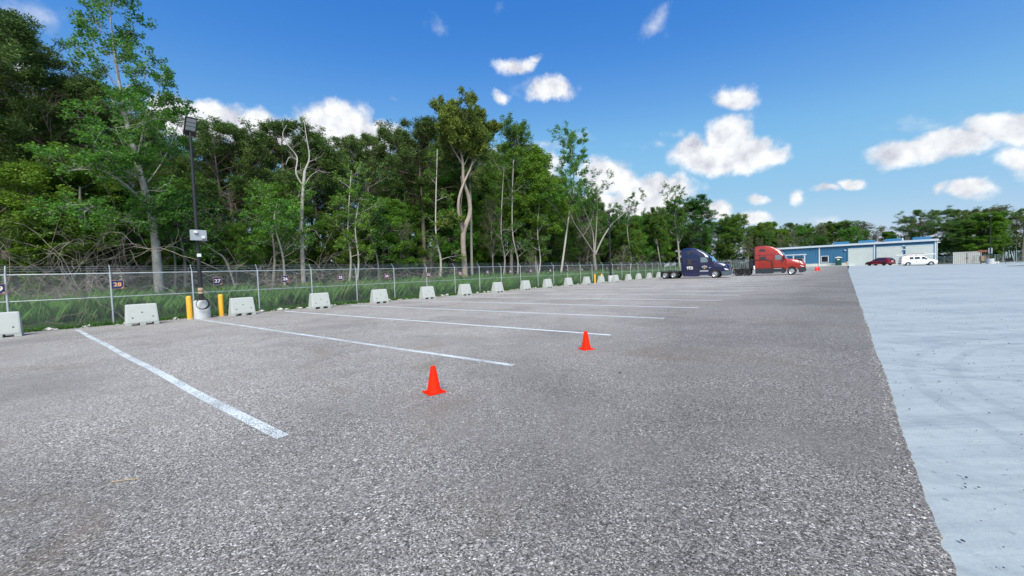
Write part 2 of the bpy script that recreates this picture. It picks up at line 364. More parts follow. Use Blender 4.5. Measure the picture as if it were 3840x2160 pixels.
M_GLS = glass('dark_glass', (.012, .014, .018)); M_GLT = glass('tinted_glass', (.10, .16, .18)); M_WSH = glass('windscreen_glass', (.12, .26, .34))
M_HEADL = glass('headlight_glass', (.55, .58, .60), .12)
M_TAIL = P('tail_lamp', (.45, .02, .02), .3, 0, .05, 6)
M_GRN = P('green_plastic', (.012, .085, .075), .5, 0, .08, 4)
M_TAN = P('tan_enamel', (.42, .31, .20), .6, 0, .08, 4)
M_WOODP = P('weathered_pole', (.10, .08, .065), .9, 0, .25, 3, bump=.4)
M_RUST = P('rusty_steel', (.30, .12, .09), .7, .2, .2, 5)
M_STONE = P('limestone', (.50, .49, .46), .9, 0, .25, 7, bump=.4)
M_LED = P('lamp_lens', (.36, .39, .40), .35, 0, .08, 20)
M_LEAF_B = leaf_mat('leaf_broad', (.042, .105, .016), (.098, .22, .030), (.19, .34, .05), .48)
M_LEAF_Y = leaf_mat('leaf_fresh', (.05, .11, .014), (.105, .215, .024), (.20, .34, .045), .48)
M_LEAF_D = leaf_mat('leaf_deep', (.025, .075, .014), (.060, .155, .026), (.115, .235, .042))
M_LEAF_P = leaf_mat('needles', (.035, .075, .018), (.085, .155, .035), (.17, .24, .06), .25)
M_LEAF_O = leaf_mat('needles_gold', (.05, .09, .016), (.115, .175, .03), (.21, .265, .05), .25)
M_LEAF_G = leaf_mat('leaf_pale', (.06, .08, .03), (.12, .145, .055), (.20, .22, .09), .4)
M_GRASS = leaf_mat('grass_blades', (.03, .11, .02), (.075, .21, .035), (.16, .32, .07), .45)
M_GRASST = leaf_mat('grass_tall', (.06, .17, .03), (.12, .29, .06), (.28, .40, .13), .4)
M_BARKP = bark_mat('bark_pine', (.10, .075, .06), (.24, .19, .16))
M_BARKG = bark_mat('bark_grey', (.17, .155, .14), (.36, .34, .31))
M_BARKW = bark_mat('bark_pale', (.25, .235, .21), (.54, .52, .48), 7)
M_TWIG = bark_mat('twig', (.15, .13, .11), (.32, .29, .25))
# ------------------------------------------------------------------ mesh helpers
def mkmesh(name, v, f, mat=None, smooth=False):
    me = bpy.data.meshes.new(name); me.from_pydata(v, [], f); me.update()
    if mat: me.materials.append(mat)
    if smooth: me.shade_smooth()
    return me
def link(name, me, parent=None, loc=None, rz=0.):
    o = bpy.data.objects.new(name, me); COL.objects.link(o)
    if parent is not None: o.parent = parent
    if loc is not None: o.location = loc
    if rz: o.rotation_euler = (0, 0, rz)
    return o
def tag(o, label=None, cat=None, group=None, kind=None):
    if label: o['label'] = label
    if cat: o['category'] = cat
    if group: o['group'] = group
    if kind: o['kind'] = kind
    return o
def thing(name, label, cat, loc, rz=0., group=None):
    o = bpy.data.objects.new(name, None); COL.objects.link(o); o.location = loc; o.rotation_euler = (0, 0, rz)
    o.empty_display_size = .3
    return tag(o, label, cat, group)
def copy_tree(o, parent=None):
    c = o.copy(); COL.objects.link(c); c.parent = parent
    for ch in list(o.children): copy_tree(ch, c)
    return c
class MB:
    def __init__(s): s.v = []; s.f = []
    def add(s, v, f):
        k = len(s.v); s.v += [tuple(x) for x in v]; s.f += [tuple(i + k for i in q) for q in f]; return s
    def box(s, x0, x1, y0, y1, z0, z1):
        v = [(x, y, z) for z in (z0, z1) for y in (y0, y1) for x in (x0, x1)]
        return s.add(v, [(0, 2, 3, 1), (4, 5, 7, 6), (0, 1, 5, 4), (2, 6, 7, 3), (0, 4, 6, 2), (1, 3, 7, 5)])
    def prism(s, pts, y0, y1, axis='y'):      # closed outline in (x,z) pushed along y (or outline (y,z) along x)
        n = len(pts)
        if axis == 'y': v = [(p[0], y0, p[1]) for p in pts] + [(p[0], y1, p[1]) for p in pts]
        elif axis == 'x': v = [(y0, p[0], p[1]) for p in pts] + [(y1, p[0], p[1]) for p in pts]
        else: v = [(p[0], p[1], y0) for p in pts] + [(p[0], p[1], y1) for p in pts]
        return s.add(v, [tuple(range(n)), tuple(range(2 * n - 1, n - 1, -1))] + [(i, i + n, (i + 1) % n + n, (i + 1) % n) for i in range(n)])
    def tube(s, pts, rad, n=8, caps=True):
        pts = [Vector(p) for p in pts]
        if not hasattr(rad, '__len__'): rad = [rad] * len(pts)
        base = len(s.v); ref = None
        for i, p in enumerate(pts):
            d = (pts[min(i + 1, len(pts) - 1)] - pts[max(i - 1, 0)])
            d = d.normalized() if d.length > 1e-9 else Vector((0, 0, 1))
            if ref is None: ref = Vector((1, 0, 0)) if abs(d.x) < .8 else Vector((0, 1, 0))
            a = d.cross(ref); a = a.normalized() if a.length > 1e-6 else d.orthogonal().normalized(); b = d.cross(a); ref = a.cross(d)
            for j in range(n):
                t = 2 * math.pi * j / n; w = p + (a * math.cos(t) + b * math.sin(t)) * rad[i]; s.v.append((w.x, w.y, w.z))
        for i in range(len(pts) - 1):
            for j in range(n):
                q = base + i * n; s.f.append((q + j, q + (j + 1) % n, q + n + (j + 1) % n, q + n + j))
        if caps:
            s.f.append(tuple(base + n - 1 - j for j in range(n))); q = base + (len(pts) - 1) * n; s.f.append(tuple(q + j for j in range(n)))
        return s
    def lathe(s, prof, n=24, c=(0, 0, 0), axis='z'):
        k = len(s.v)
        for (r, h) in prof:
            for j in range(n):
                t = 2 * math.pi * j / n; a, b = r * math.cos(t), r * math.sin(t)
                s.v.append({'z': (c[0] + a, c[1] + b, c[2] + h), 'y': (c[0] + a, c[1] + h, c[2] + b), 'x': (c[0] + h, c[1] + a, c[2] + b)}[axis])
        for i in range(len(prof) - 1):
            for j in range(n):
                q = k + i * n; s.f.append((q + j, q + (j + 1) % n, q + n + (j + 1) % n, q + n + j))
        return s
    def loft(s, secs, cap=True):
        k = len(s.v); n = len(secs[0])
        for q in secs: s.v += [tuple(p) for p in q]
        for i in range(len(secs) - 1):
            for j in range(n):
                a = k + i * n; s.f.append((a + j, a + (j + 1) % n, a + n + (j + 1) % n, a + n + j))
        if cap: s.f.append(tuple(k + n - 1 - j for j in range(n))); a = k + (len(secs) - 1) * n; s.f.append(tuple(a + j for j in range(n)))
        return s
    def build(s, name, mat, parent=None, smooth=False, bevel=0., loc=None, rz=0.):
        me = mkmesh(name, s.v, s.f, mat)
        if bevel:
            import bmesh
            bm = bmesh.new(); bm.from_mesh(me)
            eds = [e for e in bm.edges if len(e.link_faces) == 2 and e.calc_face_angle(0) > .5]
            bmesh.ops.bevel(bm, geom=eds, offset=bevel, segments=2, affect='EDGES', clamp_overlap=True); bm.to_mesh(me); bm.free()
        if smooth:
            me.shade_smooth()
            try: me.set_sharp_from_angle(angle=R_(38))
            except Exception: pass
        return link(name, me, parent, loc, rz)
def text_mesh(name, txt, size, mat, parent, mtx, off=.012, xs=1.0):
    cu = bpy.data.curves.new(name, 'FONT'); cu.body = txt; cu.size = size; cu.align_x = 'CENTER'; cu.align_y = 'CENTER'; cu.extrude = .002; cu.offset = off; cu.resolution_u = 3
    o = bpy.data.objects.new(name + '_tmp', cu); COL.objects.link(o)
    dg = bpy.context.evaluated_depsgraph_get(); me = bpy.data.meshes.new_from_object(o.evaluated_get(dg)); bpy.data.objects.remove(o)
    me.transform(mtx @ Matrix.Diagonal((xs, 1, 1, 1))); me.materials.clear(); me.materials.append(mat); me.name = name
    return link(name, me, parent)
# ------------------------------------------------------------------ ground
def sheet(name, s0, s1, t0, t1, z, mat, ds=2.5, dtt=2.5, edge=None):
    ns = max(1, int((s1 - s0) / ds)); nt_ = max(1, int((t1 - t0) / dtt)); v = []; f = []
    for i in range(ns + 1):
        for j in range(nt_ + 1):
            s_, t_ = s0 + (s1 - s0) * i / ns, t0 + (t1 - t0) * j / nt_
            if edge: t_ += edge(s_, j, nt_)
            v.append(tuple(ST(s_, t_, z)))
    for i in range(ns):
        for j in range(nt_):
            a = i * (nt_ + 1) + j; f.append((a, a + nt_ + 1, a + nt_ + 2, a + 1))
    o = link(name, mkmesh(name, v, f, mat)); tag(o, kind='structure'); return o
TC = 24.2
rj = random.Random(3)
def jag(s_, j, n):
    if j == 0: return rj.uniform(-.05, .05)
    if j == n: return .05 * math.sin(s_ * 1.1) * .4 + rj.uniform(-.022, .022)
    return 0.
# big ground as a wide plane
me = mkmesh('ground', [(-1500, -1500, -.12), (1500, -1500, -.12), (1500, 1500, -.12), (-1500, 1500, -.12)], [(0, 1, 2, 3)], ground_mat('meadow', [(.03, .05, .015), (.07, .10, .03), (.13, .13, .06)], .3))
tag(link('ground', me), kind='structure')
sheet('grass_verge', -70, 160, -5.2, 1.0, -.05, ground_mat('verge_soil', [(.03, .045, .014), (.06, .085, .022), (.10, .11, .045)], .8))
sheet('forest_floor', -90, 170, -70, -5.2, -.05, ground_mat('leaf_litter', [(.012, .014, .007), (.035, .035, .016), (.06, .05, .028)], .6), 6, 6)
sheet('grass_field', 124, 190, -5, 110, -.04, ground_mat('far_grass', [(.05, .07, .02), (.09, .12, .035), (.15, .15, .07)], .4), 6, 6)
sheet('concrete_pavement', -40, 138, TC - .6, 120, -.018, M_CONC, 4, 4)
def fine_edge():
    # lot surface with a crumbling edge towards the concrete: fine steps near the camera
    ss = list(np.concatenate([np.arange(-30, 1.0, 2.0), np.arange(1.0, 16, .045), np.arange(16, 40, .2), np.arange(40, 122.1, 2.0)])); ts = list(np.linspace(.55, TC - 1.5, 10)) + [TC - .6, TC]
    v = []; f = []; n = len(ts); w = 0
    for s_ in ss:
        w = .7 * w + rj.uniform(-.005, .005)
        for j, t_ in enumerate(ts):
            tt = t_ + (.07 - .0085 * (s_ - 1.7) if j >= n - 2 else 0) + (rj.uniform(-.03, .03) if j == 0 else 0) + ((w + rj.uniform(-.012, .012) + .01 * math.sin(s_ * 1.3)) if j == n - 1 else 0)
            v.append(tuple(ST(s_, tt, 0.)))
    for i in range(len(ss) - 1):
        for j in range(n - 1):
            a = i * n + j; f.append((a, a + n, a + n + 1, a + 1))
    b0 = len(v)
    for i, s_ in enumerate(ss):
        x, y, z = v[i * n + n - 1]; v.append((x + V.x * .012, y + V.y * .012, z - .03))
    for i in range(len(ss) - 1): f.append((i * n + n - 1, (i + 1) * n + n - 1, b0 + i + 1, b0 + i))
    tag(link('gravel_lot', mkmesh('gravel_lot', v, f, M_ASPH)), kind='structure')
fine_edge()
# pale walk in front of the building, grass strip and brown bare patch at the far right
v = [ST(122.2, 6, -.03), ST(122.2, 22.9, -.03), ST(124.5, 24.6, -.03), ST(140, 24.6, -.03), ST(140, 6, -.03)]
def slab(name, pts, h, mat, kind='structure'):
    n = len(pts); vv = [tuple(p) for p in pts] + [(p.x, p.y, p.z + h) for p in pts]
    o = link(name, mkmesh(name, vv, [tuple(range(2 * n - 1, n - 1, -1))] + [(i, (i + 1) % n, (i + 1) % n + n, i + n) for i in range(n)], mat)); tag(o, kind=kind); return o
slab('walkway', v, .14, P('walk_concrete', (.55, .60, .58), .8, 0, .08, .8))
p0 = stof(G(3775, 998))
slab('bare_earth', [ST(p0[0], p0[1], 0), ST(p0[0] + 3.0, p0[1] + 3, 0), ST(p0[0] - 4, p0[1] + 16, 0), ST(p0[0] - 9, p0[1] + 14, 0), ST(p0[0] - 5, p0[1] + 5, 0)], .03, ground_mat('brown_earth', [(.07, .06, .04), (.12, .10, .07), (.18, .15, .11)], .6))
# parking lines
for i in range(22):
    s0 = -1.07 + 3.61 * i; a = ST(s0, 1.55); c = a + LD * 18.0
    if i == 17: continue
    w = .062 if i < 3 else .066; nn = Vector((-LD.y, LD.x, 0)); vv = []; K = 12
    for k_ in range(K + 1):
        p = a.lerp(c, k_ / K); wb = .012 * math.sin(k_ * 1.7 + i)
        for sg in (-1, 1): q = p + nn * (sg * w + wb); vv.append((q.x, q.y, zg(*stof(q)) + .004))
    o = link('parking_line', mkmesh('parking_line', vv, [(2 * k_, 2 * k_ + 1, 2 * k_ + 3, 2 * k_ + 2) for k_ in range(K)], M_PAINT if i < 2 else M_PAINT2)); tag(o, kind='structure')
# ------------------------------------------------------------------ chain link fences
def chainlink(s0, s1, z0, z1, org, ax, zf, r=.0018, step=.0707):
    """diagonal woven wires, org + ax*s, in two layers"""
    n = int((s1 - s0 + (z1 - z0)) / step); h = z1 - z0; V_, F_ = [], []
    nrm = Vector((-ax.y, ax.x, 0))
    for dr in (1, -1):
        for i in range(n):
            a = s0 - h + i * step; sa, sb = max(a, s0), min(a + h, s1)
            if sb - sa < .02: continue
            za = z0 + (sa - a); zb = z0 + (sb - a)
            if dr < 0: za, zb = z1 - (sa - a), z1 - (sb - a)
            A = org + ax * sa + nrm * (.003 * dr); B = org + ax * sb + nrm * (.003 * dr)
            A = Vector((A.x, A.y, za + zf(sa))); B = Vector((B.x, B.y, zb + zf(sb)))
            d = (B - A).normalized(); p = nrm; q_ = d.cross(nrm); k = len(V_)
            for X in (A, B):
                for t in (0, 2.094, 4.189): V_.append(tuple(X + (p * math.cos(t) + q_ * math.sin(t)) * r))
            F_ += [(k, k + 1, k + 4, k + 3), (k + 1, k + 2, k + 5, k + 4), (k + 2, k, k + 3, k + 5)]
    return V_, F_
def fence(name, label, org, ax, s0, s1, gap, top, zf, outn, barb=True, mid=1.17, group=None):
    base = org + ax * s0; base.z = zf(s0)
    T = thing(name, label, 'fence', base, 0, group); off = -base
    def put(mb_or, nm, mat):
        o = mb_or; o.v = [(x + off.x, y + off.y, z + off.z) for x, y, z in o.v]; return o.build(nm, mat, T, smooth=True)
    np_ = int(round((s1 - s0) / gap)); s1 = s0 + gap * np_
    pm = am = None
    for i in range(np_ + 1):
        s_ = s0 + gap * i; p = org + ax * s_
        if pm is None:
            po = MB().tube([(0, 0, -.1), (0, 0, top)], .034, 10).lathe([(.040, top - .03), (.040, top + .03), (.0, top + .05)], 10).build('post', M_GALV, T, True)
            pm = po.data
            if barb:
                o_ = MB().tube([(0, 0, top + .02), (outn.x * .06, outn.y * .06, top + .07), (outn.x * .27, outn.y * .27, top + .33)], .013, 6).build('barb_arm', M_GALV, po, True); am = o_.data
        else:
            po = link('post', pm, T)
            if barb: link('barb_arm', am, po)
        po.location = (p.x + off.x, p.y + off.y, zf(s_) + off.z)
    def rail(z, r, nm, n=6, offn=0., sag=0.):
        pts = []
        for i in range(np_ * 2 + 1):
            s_ = s0 + gap * i / 2; p = org + ax * s_ + outn * offn; pts.append((p.x, p.y, z + zf(s_) - (sag if i % 2 else 0)))
        put(MB().tube(pts, r, n), nm, M_GALV)
    rail(top - .02, .021, 'top_rail', 8, .01); rail(mid, .017, 'middle_rail', 8, .01); rail(.10, .004, 'bottom_wire', 4)
    if barb:
        for k in range(3): rail(top + .11 + .09 * k, .0035, 'barbed_wire', 4, .10 + .075 * k, .012)
    v_, f_ = chainlink(s0, s1, .06, top + .03, org, ax, zf); mb = MB(); mb.v = v_; mb.f = f_; o = put(mb, 'chain_link_mesh', M_WIRE)
    return T
fence('chain_link_fence', 'long galvanised chain link fence with barbed wire between the lot and the wood', O, U, -2.74 * 4, 150, 2.74, 2.2, lambda s_: zg(s_, 0), -V)
def nw(n):
    a = 'zero one two three four five six seven eight nine ten eleven twelve thirteen fourteen fifteen sixteen seventeen eighteen nineteen'.split()
    return a[n] if n < 20 else 'twenty' + ('-' + a[n - 20] if n > 20 else '')
# ------------------------------------------------------------------ stall signs
SGN = {29: -8, 28: 441, 27: 816, 26: 1070, 25: 1277, 24: 1450, 23: 1606, 22: 1725, 21: 1828, 20: 1914, 19: 1989, 18: 2063, 17: 2128, 16: 2182, 15: 2233, 14: 2275, 13: 2317, 12: 2354, 11: 2390, 10: 2422, 9: 2451}
for n_, px in SGN.items():
    s_ = stof(PT(px, HOR(px), .05))[0]
    w, h = (.19, .19) if n_ == 28 else (.18, .19)
    p = ST(s_, .06, 1.68 + (.02 * math.sin(n_)))
    T = thing('stall_sign', 'navy orange-bordered fence sign reading number %s' % nw(n_), 'sign', p, AU + math.pi, 'numbered stall signs on the fence')
    MB().box(-w, w, -.006, .006, -h, h).build('panel', M_NAVY, T)
    b = MB(); e = .009
    b.box(-w, w, .006, .009, h - e, h).box(-w, w, .006, .009, -h, -h + e).box(-w, -w + e, .006, .009, -h + e, h - e).box(w - e, w, .006, .009, -h + e, h - e).build('border', M_SORG, T)
    Mx = Matrix.Translation((0, .0085, 0)) @ Matrix(((-1, 0, 0, 0), (0, 0, 1, 0), (0, 1, 0, 0), (0, 0, 0, 1)))
    text_mesh('number', str(n_), .235, M_SORG if n_ == 28 else M_SWHT, T, Mx, .005, 1.05)
    MB().prism([(-w + .03, -h + .03), (-w + .10, -h + .03), (-w + .03, -h + .085)], .006, .011).build('emblem', M_SORG, T)
# ------------------------------------------------------------------ concrete barriers
def barrier():
    T = thing('concrete_barrier', '', 'barrier', (0, 0, 0), 0, 'concrete barrier blocks along the fence')
    b = MB(); Lx = .50; F_ = .11
    def sec(x, xt=None):      # A-shaped outline from the slot height upwards
        return None
    lo = [(-.30, F_), (.30, F_), (.285, .20), (.13, .88), (.10, .92), (-.10, .92), (-.13, .88), (-.285, .20)]
    secs = []
    for (x, k) in ((-Lx, 0), (-Lx + .03, 1), (Lx - .03, 1), (Lx, 0)):
        secs.append([((x - math.copysign(.035 * (z / .92), x)), y * (1 if k else .93), z if k or z < .5 else z - .02) for y, z in lo])
    b.loft(secs); b.build('body', M_BARR, T, False, .012)
    for (x0, x1) in ((-Lx, -.33), (-.09, .09), (.33, Lx)):
        MB().box(x0, x1, -.298, .298, 0, F_ + .001).build('foot', M_BARR, T, False, .008)
    for (x, z) in ((0, .56), (-.29, .34), (.32, .36)):
        yy = -.285 + (z - .2) / .68 * .155
        MB().lathe([(0, -.012), (.024, -.012), (.024, .02)], 12, (x, yy, z), 'y').build('bolt_hole', M_DPL, T)
    return T
bar0 = barrier(); first = True
for k in range(-1, 17):
    s_ = .72 + 3.555 * k; t_ = 1.95 - (.35 if k == 1 else 0) + .08 * math.sin(k * 2.1)
    o = bar0 if first else copy_tree(bar0); first = False
    o.location = ST(s_, t_, .0); o.scale = (1, .95, .93); o.rotation_euler = (0, 0, AU + .03 * math.sin(k * 1.3))
    n_ = 28 - k
    tag(o, 'pale concrete barrier block at the fence below the sign reading %s' % nw(n_))
# ------------------------------------------------------------------ bollards, lamp posts
def bollard():
    T = thing('bollard', '', 'bollard', (0, 0, 0), 0, 'yellow bollards guarding the lamp posts')
    MB().lathe([(.105, -.05), (.105, .98), (.098, 1.02), (.06, 1.055), (0, 1.065)], 24).build('sleeve', M_YEL, T, True)
    MB().lathe([(.118, -.05), (.118, .012), (.105, .02)], 24).build('footing', M_BARR, T, True)
    return T
b0 = bollard(); b0.location = G(713, 1197)
tag(b0, 'yellow bollard touching the left side of the tall lamp post pedestal, nearest to the camera')
b1 = copy_tree(b0); b1.location = G(832, 1186); tag(b1, 'yellow bollard standing free between the tall lamp post and a concrete barrier')
b2 = copy_tree(b0); b2.location = ST(39.4, 1.3); tag(b2, 'distant yellow bollard beside the far thin lamp post, the left of two')
b3 = copy_tree(b0); b3.location = ST(41.4, 1.1); tag(b3, 'distant yellow bollard right of the far thin lamp post, the right of two')
def lamp_post(name, label, base, height, cam_rz, ped=(.36, .86), head_tilt=38, detail=True, group=None, r0=.10):
    T = thing(name, label, 'lamp post', base, 0, group)
    ph = ped[1]
    if ped[0]: MB().lathe([(ped[0] * 1.02, -.06), (ped[0], .02), (ped[0] * .985, ph - .02), (ped[0] * .95, ph), (0, ph + .004)], 32).build('pedestal', P('pedestal_concrete', (.47, .50, .51), .85, 0, .08, 5, bump=.2, dirt=.15), T, True)
    MB().box(-.22, .22, -.22, .22, ph + .005, ph + .03).build('base_plate', M_BLK, T)
    MB().tube([(0, 0, ph + .03), (0, 0, ph + .5), (0, 0, height)], [r0 * 1.15, r0, r0 * .62], 12).build('pole', M_BLK, T, True)
    c, s_ = math.cos(cam_rz), math.sin(cam_rz)
    if detail:
        MB().lathe([(r0 + .02, ph + .30), (r0 + .025, ph + .36), (r0 + .02, ph + .40)], 16).build('tan_band', M_TAN, T, True)
        MB().lathe([(r0 + .02, ph + .44), (r0 + .025, ph + .53), (r0 + .02, ph + .57)], 16).build('tan_band', M_TAN, T, True)
        cb = MB()
        for k in range(3):
            cb.tube([((.25 - .015 * k) * math.cos(a) - .05 - .02 * k, -.39 - .02 * k, ph - .16 + (.25 - .012 * k) * math.sin(a)) for a in np.linspace(0, 2 * math.pi, 33)], .014, 6)
        o = cb.build('cable_coil', M_RUB, T, True); o.rotation_euler = (0, 0, cam_rz)
        o = MB().box(-.29, .29, -.28, -.10, 3.56, 4.04).build('electrical_box', M_GRYB, T, False, .012); o.rotation_euler = (0, 0, cam_rz)
        MB().box(-.19, -.06, -.36, -.295, 3.88, 4.0).build('box_antenna', M_WHITE, o, False, .01); MB().box(.08, .21, -.35, -.295, 3.65, 3.77).build('box_antenna', M_WHITE, o, False, .01)
        o = MB().box(-.07, .07, -.16, -.05, 2.82, 2.97).build('sensor', M_WHITE, T, False, .01); o.rotation_euler = (0, 0, cam_rz)
    # luminaire: flat box on a short arm, lens side down and out
    H = MB().box(-.24, .24, -.30, .62, -.045, .045).build('lamp_head', M_BLK, T, False, .015)
    H.location = (0, 0, height + .12); H.scale = (.92, .92, .92); H.rotation_euler = (R_(head_tilt), 0, cam_rz + math.pi)
    MB().box(-.19, .19, -.02, .17, -.056, -.044).box(-.19, .19, .20, .37, -.056, -.044).box(-.19, .19, .40, .57, -.056, -.044).build('lens', M_LED, H)
    MB().tube([(0, -.02, -.16), (0, -.06, -.04)], .04, 8).build('arm', M_BLK, H, True)
    return T
lb = ST(2.80, 1.34)
lt = PT(705, 497, 1.25)
lamp_post('lamp_post', 'tall black lamp post on white round pedestal with grey electrical box and cable coil', lb, lt.z, math.atan2(-lb.x, lb.y) + .25, (.31, .84), 52, True, None, .086)
lb2 = PT(2290, 1040, 1.3); h2 = PT(2290, 800, 1.3).z
lamp_post('lamp_post', 'thin dark lamp post far along the fence in front of the branching bare tree', ST(stof(lb2)[0], 1.3), h2, -.2, (.36, .8), 20, False)
lb3 = PT(2634, 1000, .9); h3 = PT(2634, 868, .9).z
lamp_post('lamp_post', 'slim lamp post standing behind the dark blue truck with a pale angled head', ST(stof(lb3)[0], .9), h3, -.6, (.30, .8), 50, False, None, .07)
pp = G(3713, 989); h4 = EYE + (ray(3713, 812).z) * (Vector((pp.x, pp.y)).length / Vector((ray(3713, 812).x, ray(3713, 812).y)).length)
lamp_post('lamp_post', 'black lamp post on a white round pedestal right of the pale shipping container', pp, h4, -1.0, (.55, 1.0), 20, False, None, .10)
# ------------------------------------------------------------------ traffic cones
def cone(h=.36):
    T = thing('traffic_cone', '', 'traffic cone', (0, 0, 0), 0, 'orange traffic cones')
    k = h / .36
    MB().lathe([(.100 * k, .016 * k), (.092 * k, .03 * k), (.036 * k, h - .012), (.030 * k, h), (.022 * k, h - .004), (.05 * k, .10)], 32).build('cone_body', M_ORG, T, True)
    MB().box(-.125 * k, .125 * k, -.125 * k, .125 * k, 0, .016 * k).build('base', M_ORG, T, False, .005)
    return T
c0 = cone(); c0.location = G(1628, 1471); c0.rotation_euler = (0, 0, R_(38)); tag(c0, 'bright orange traffic cone nearest to the camera beside the end of the second parking line')
c1 = copy_tree(c0); c1.location = G(2198, 1309); c1.rotation_euler = (0, 0, R_(20)); tag(c1, 'bright orange traffic cone just below the end of the third parking line')
for (px, py, lb_) in ((3060, 1015, 'left'), (3071, 1014, 'right')):
    c = copy_tree(c0); c.location = G(px, py); c.scale = (1.9, 1.9, 1.9); tag(c, 'small far orange cone ahead of the red truck, the %s of a pair' % lb_)
# ------------------------------------------------------------------ wheels and vehicles
def wheel(T, x, yo, side, r, w, rimmat, rr=.6, dual=False, nm='wheel'):
    # side -1: outer face towards -y
    T2 = MB().lathe([(r * rr, 0), (r * .93, -.01), (r, .04), (r, w - .04), (r * .93, w + .005), (r * rr, w)], 28, (0, 0, 0), 'y')
    o = T2.build(nm, M_RUB, T, True); o.location = (x, yo, r)
    if side > 0: o.scale = (1, -1, 1)
    R = r * rr
    rim = MB().lathe([(R * 1.02, -.002), (R * .93, .012), (R * .86, .06 if not dual else .10), (R * .42, .07 if not dual else .13), (R * .38, .02), (R * .2, .0), (0, -.004)], 24, (0, 0, 0), 'y').build('rim', rimmat, o, True)
    hb = MB()
    for a in range(8):
        t = a * math.pi / 4; hb.box(R * .66 * math.cos(t) - .02, R * .66 * math.cos(t) + .02, .045 if not dual else .10, .075 if not dual else .14, R * .66 * math.sin(t) - .02, R * .66 * math.sin(t) + .02)
    hb.build('lug_nuts', M_DPL, rim)
    return o
def sec6(x, w, z0, z1, wt, r, zs=None):
    zs = zs if zs is not None else z0 + (z1 - z0) * .5
    h = [(w * .97, z0), (w, z0 + .06), (w, zs), (w - (w - wt) * .55, zs + (z1 - r - zs) * .6), (wt, z1 - r), (wt - r * .35, z1 - r * .3), (wt - r, z1)]
    return [(x, y, z) for y, z in h] + [(x, -y, z) for y, z in reversed(h)]
def interp(tab, x):
    for (a, b), (c, d) in zip(tab, tab[1:]):
        if a <= x <= c: return b + (d - b) * (x - a) / (c - a) if c > a else b
    return tab[0][1] if x < tab[0][0] else tab[-1][1]
def squeeze(sp, f):
    g = lambda x: x if abs(x) < .80 else math.copysign(.80 + (abs(x) - .80) * f, x)
    o = dict(sp)
    for k in ('prof', 'hood', 'fender', 'headlight', 'bumper', 'ws'): o[k] = [(g(x), z) for x, z in sp[k]]
    o['panes'] = [[(g(x), z) for x, z in q] for q in sp['panes']]; o['rear'] = [g(x) for x in sp['rear']]
    o['door'] = [g(x) for x in sp['door']]; o['win'] = [g(sp['win'][0]), g(sp['win'][1])] + list(sp['win'][2:]); return o
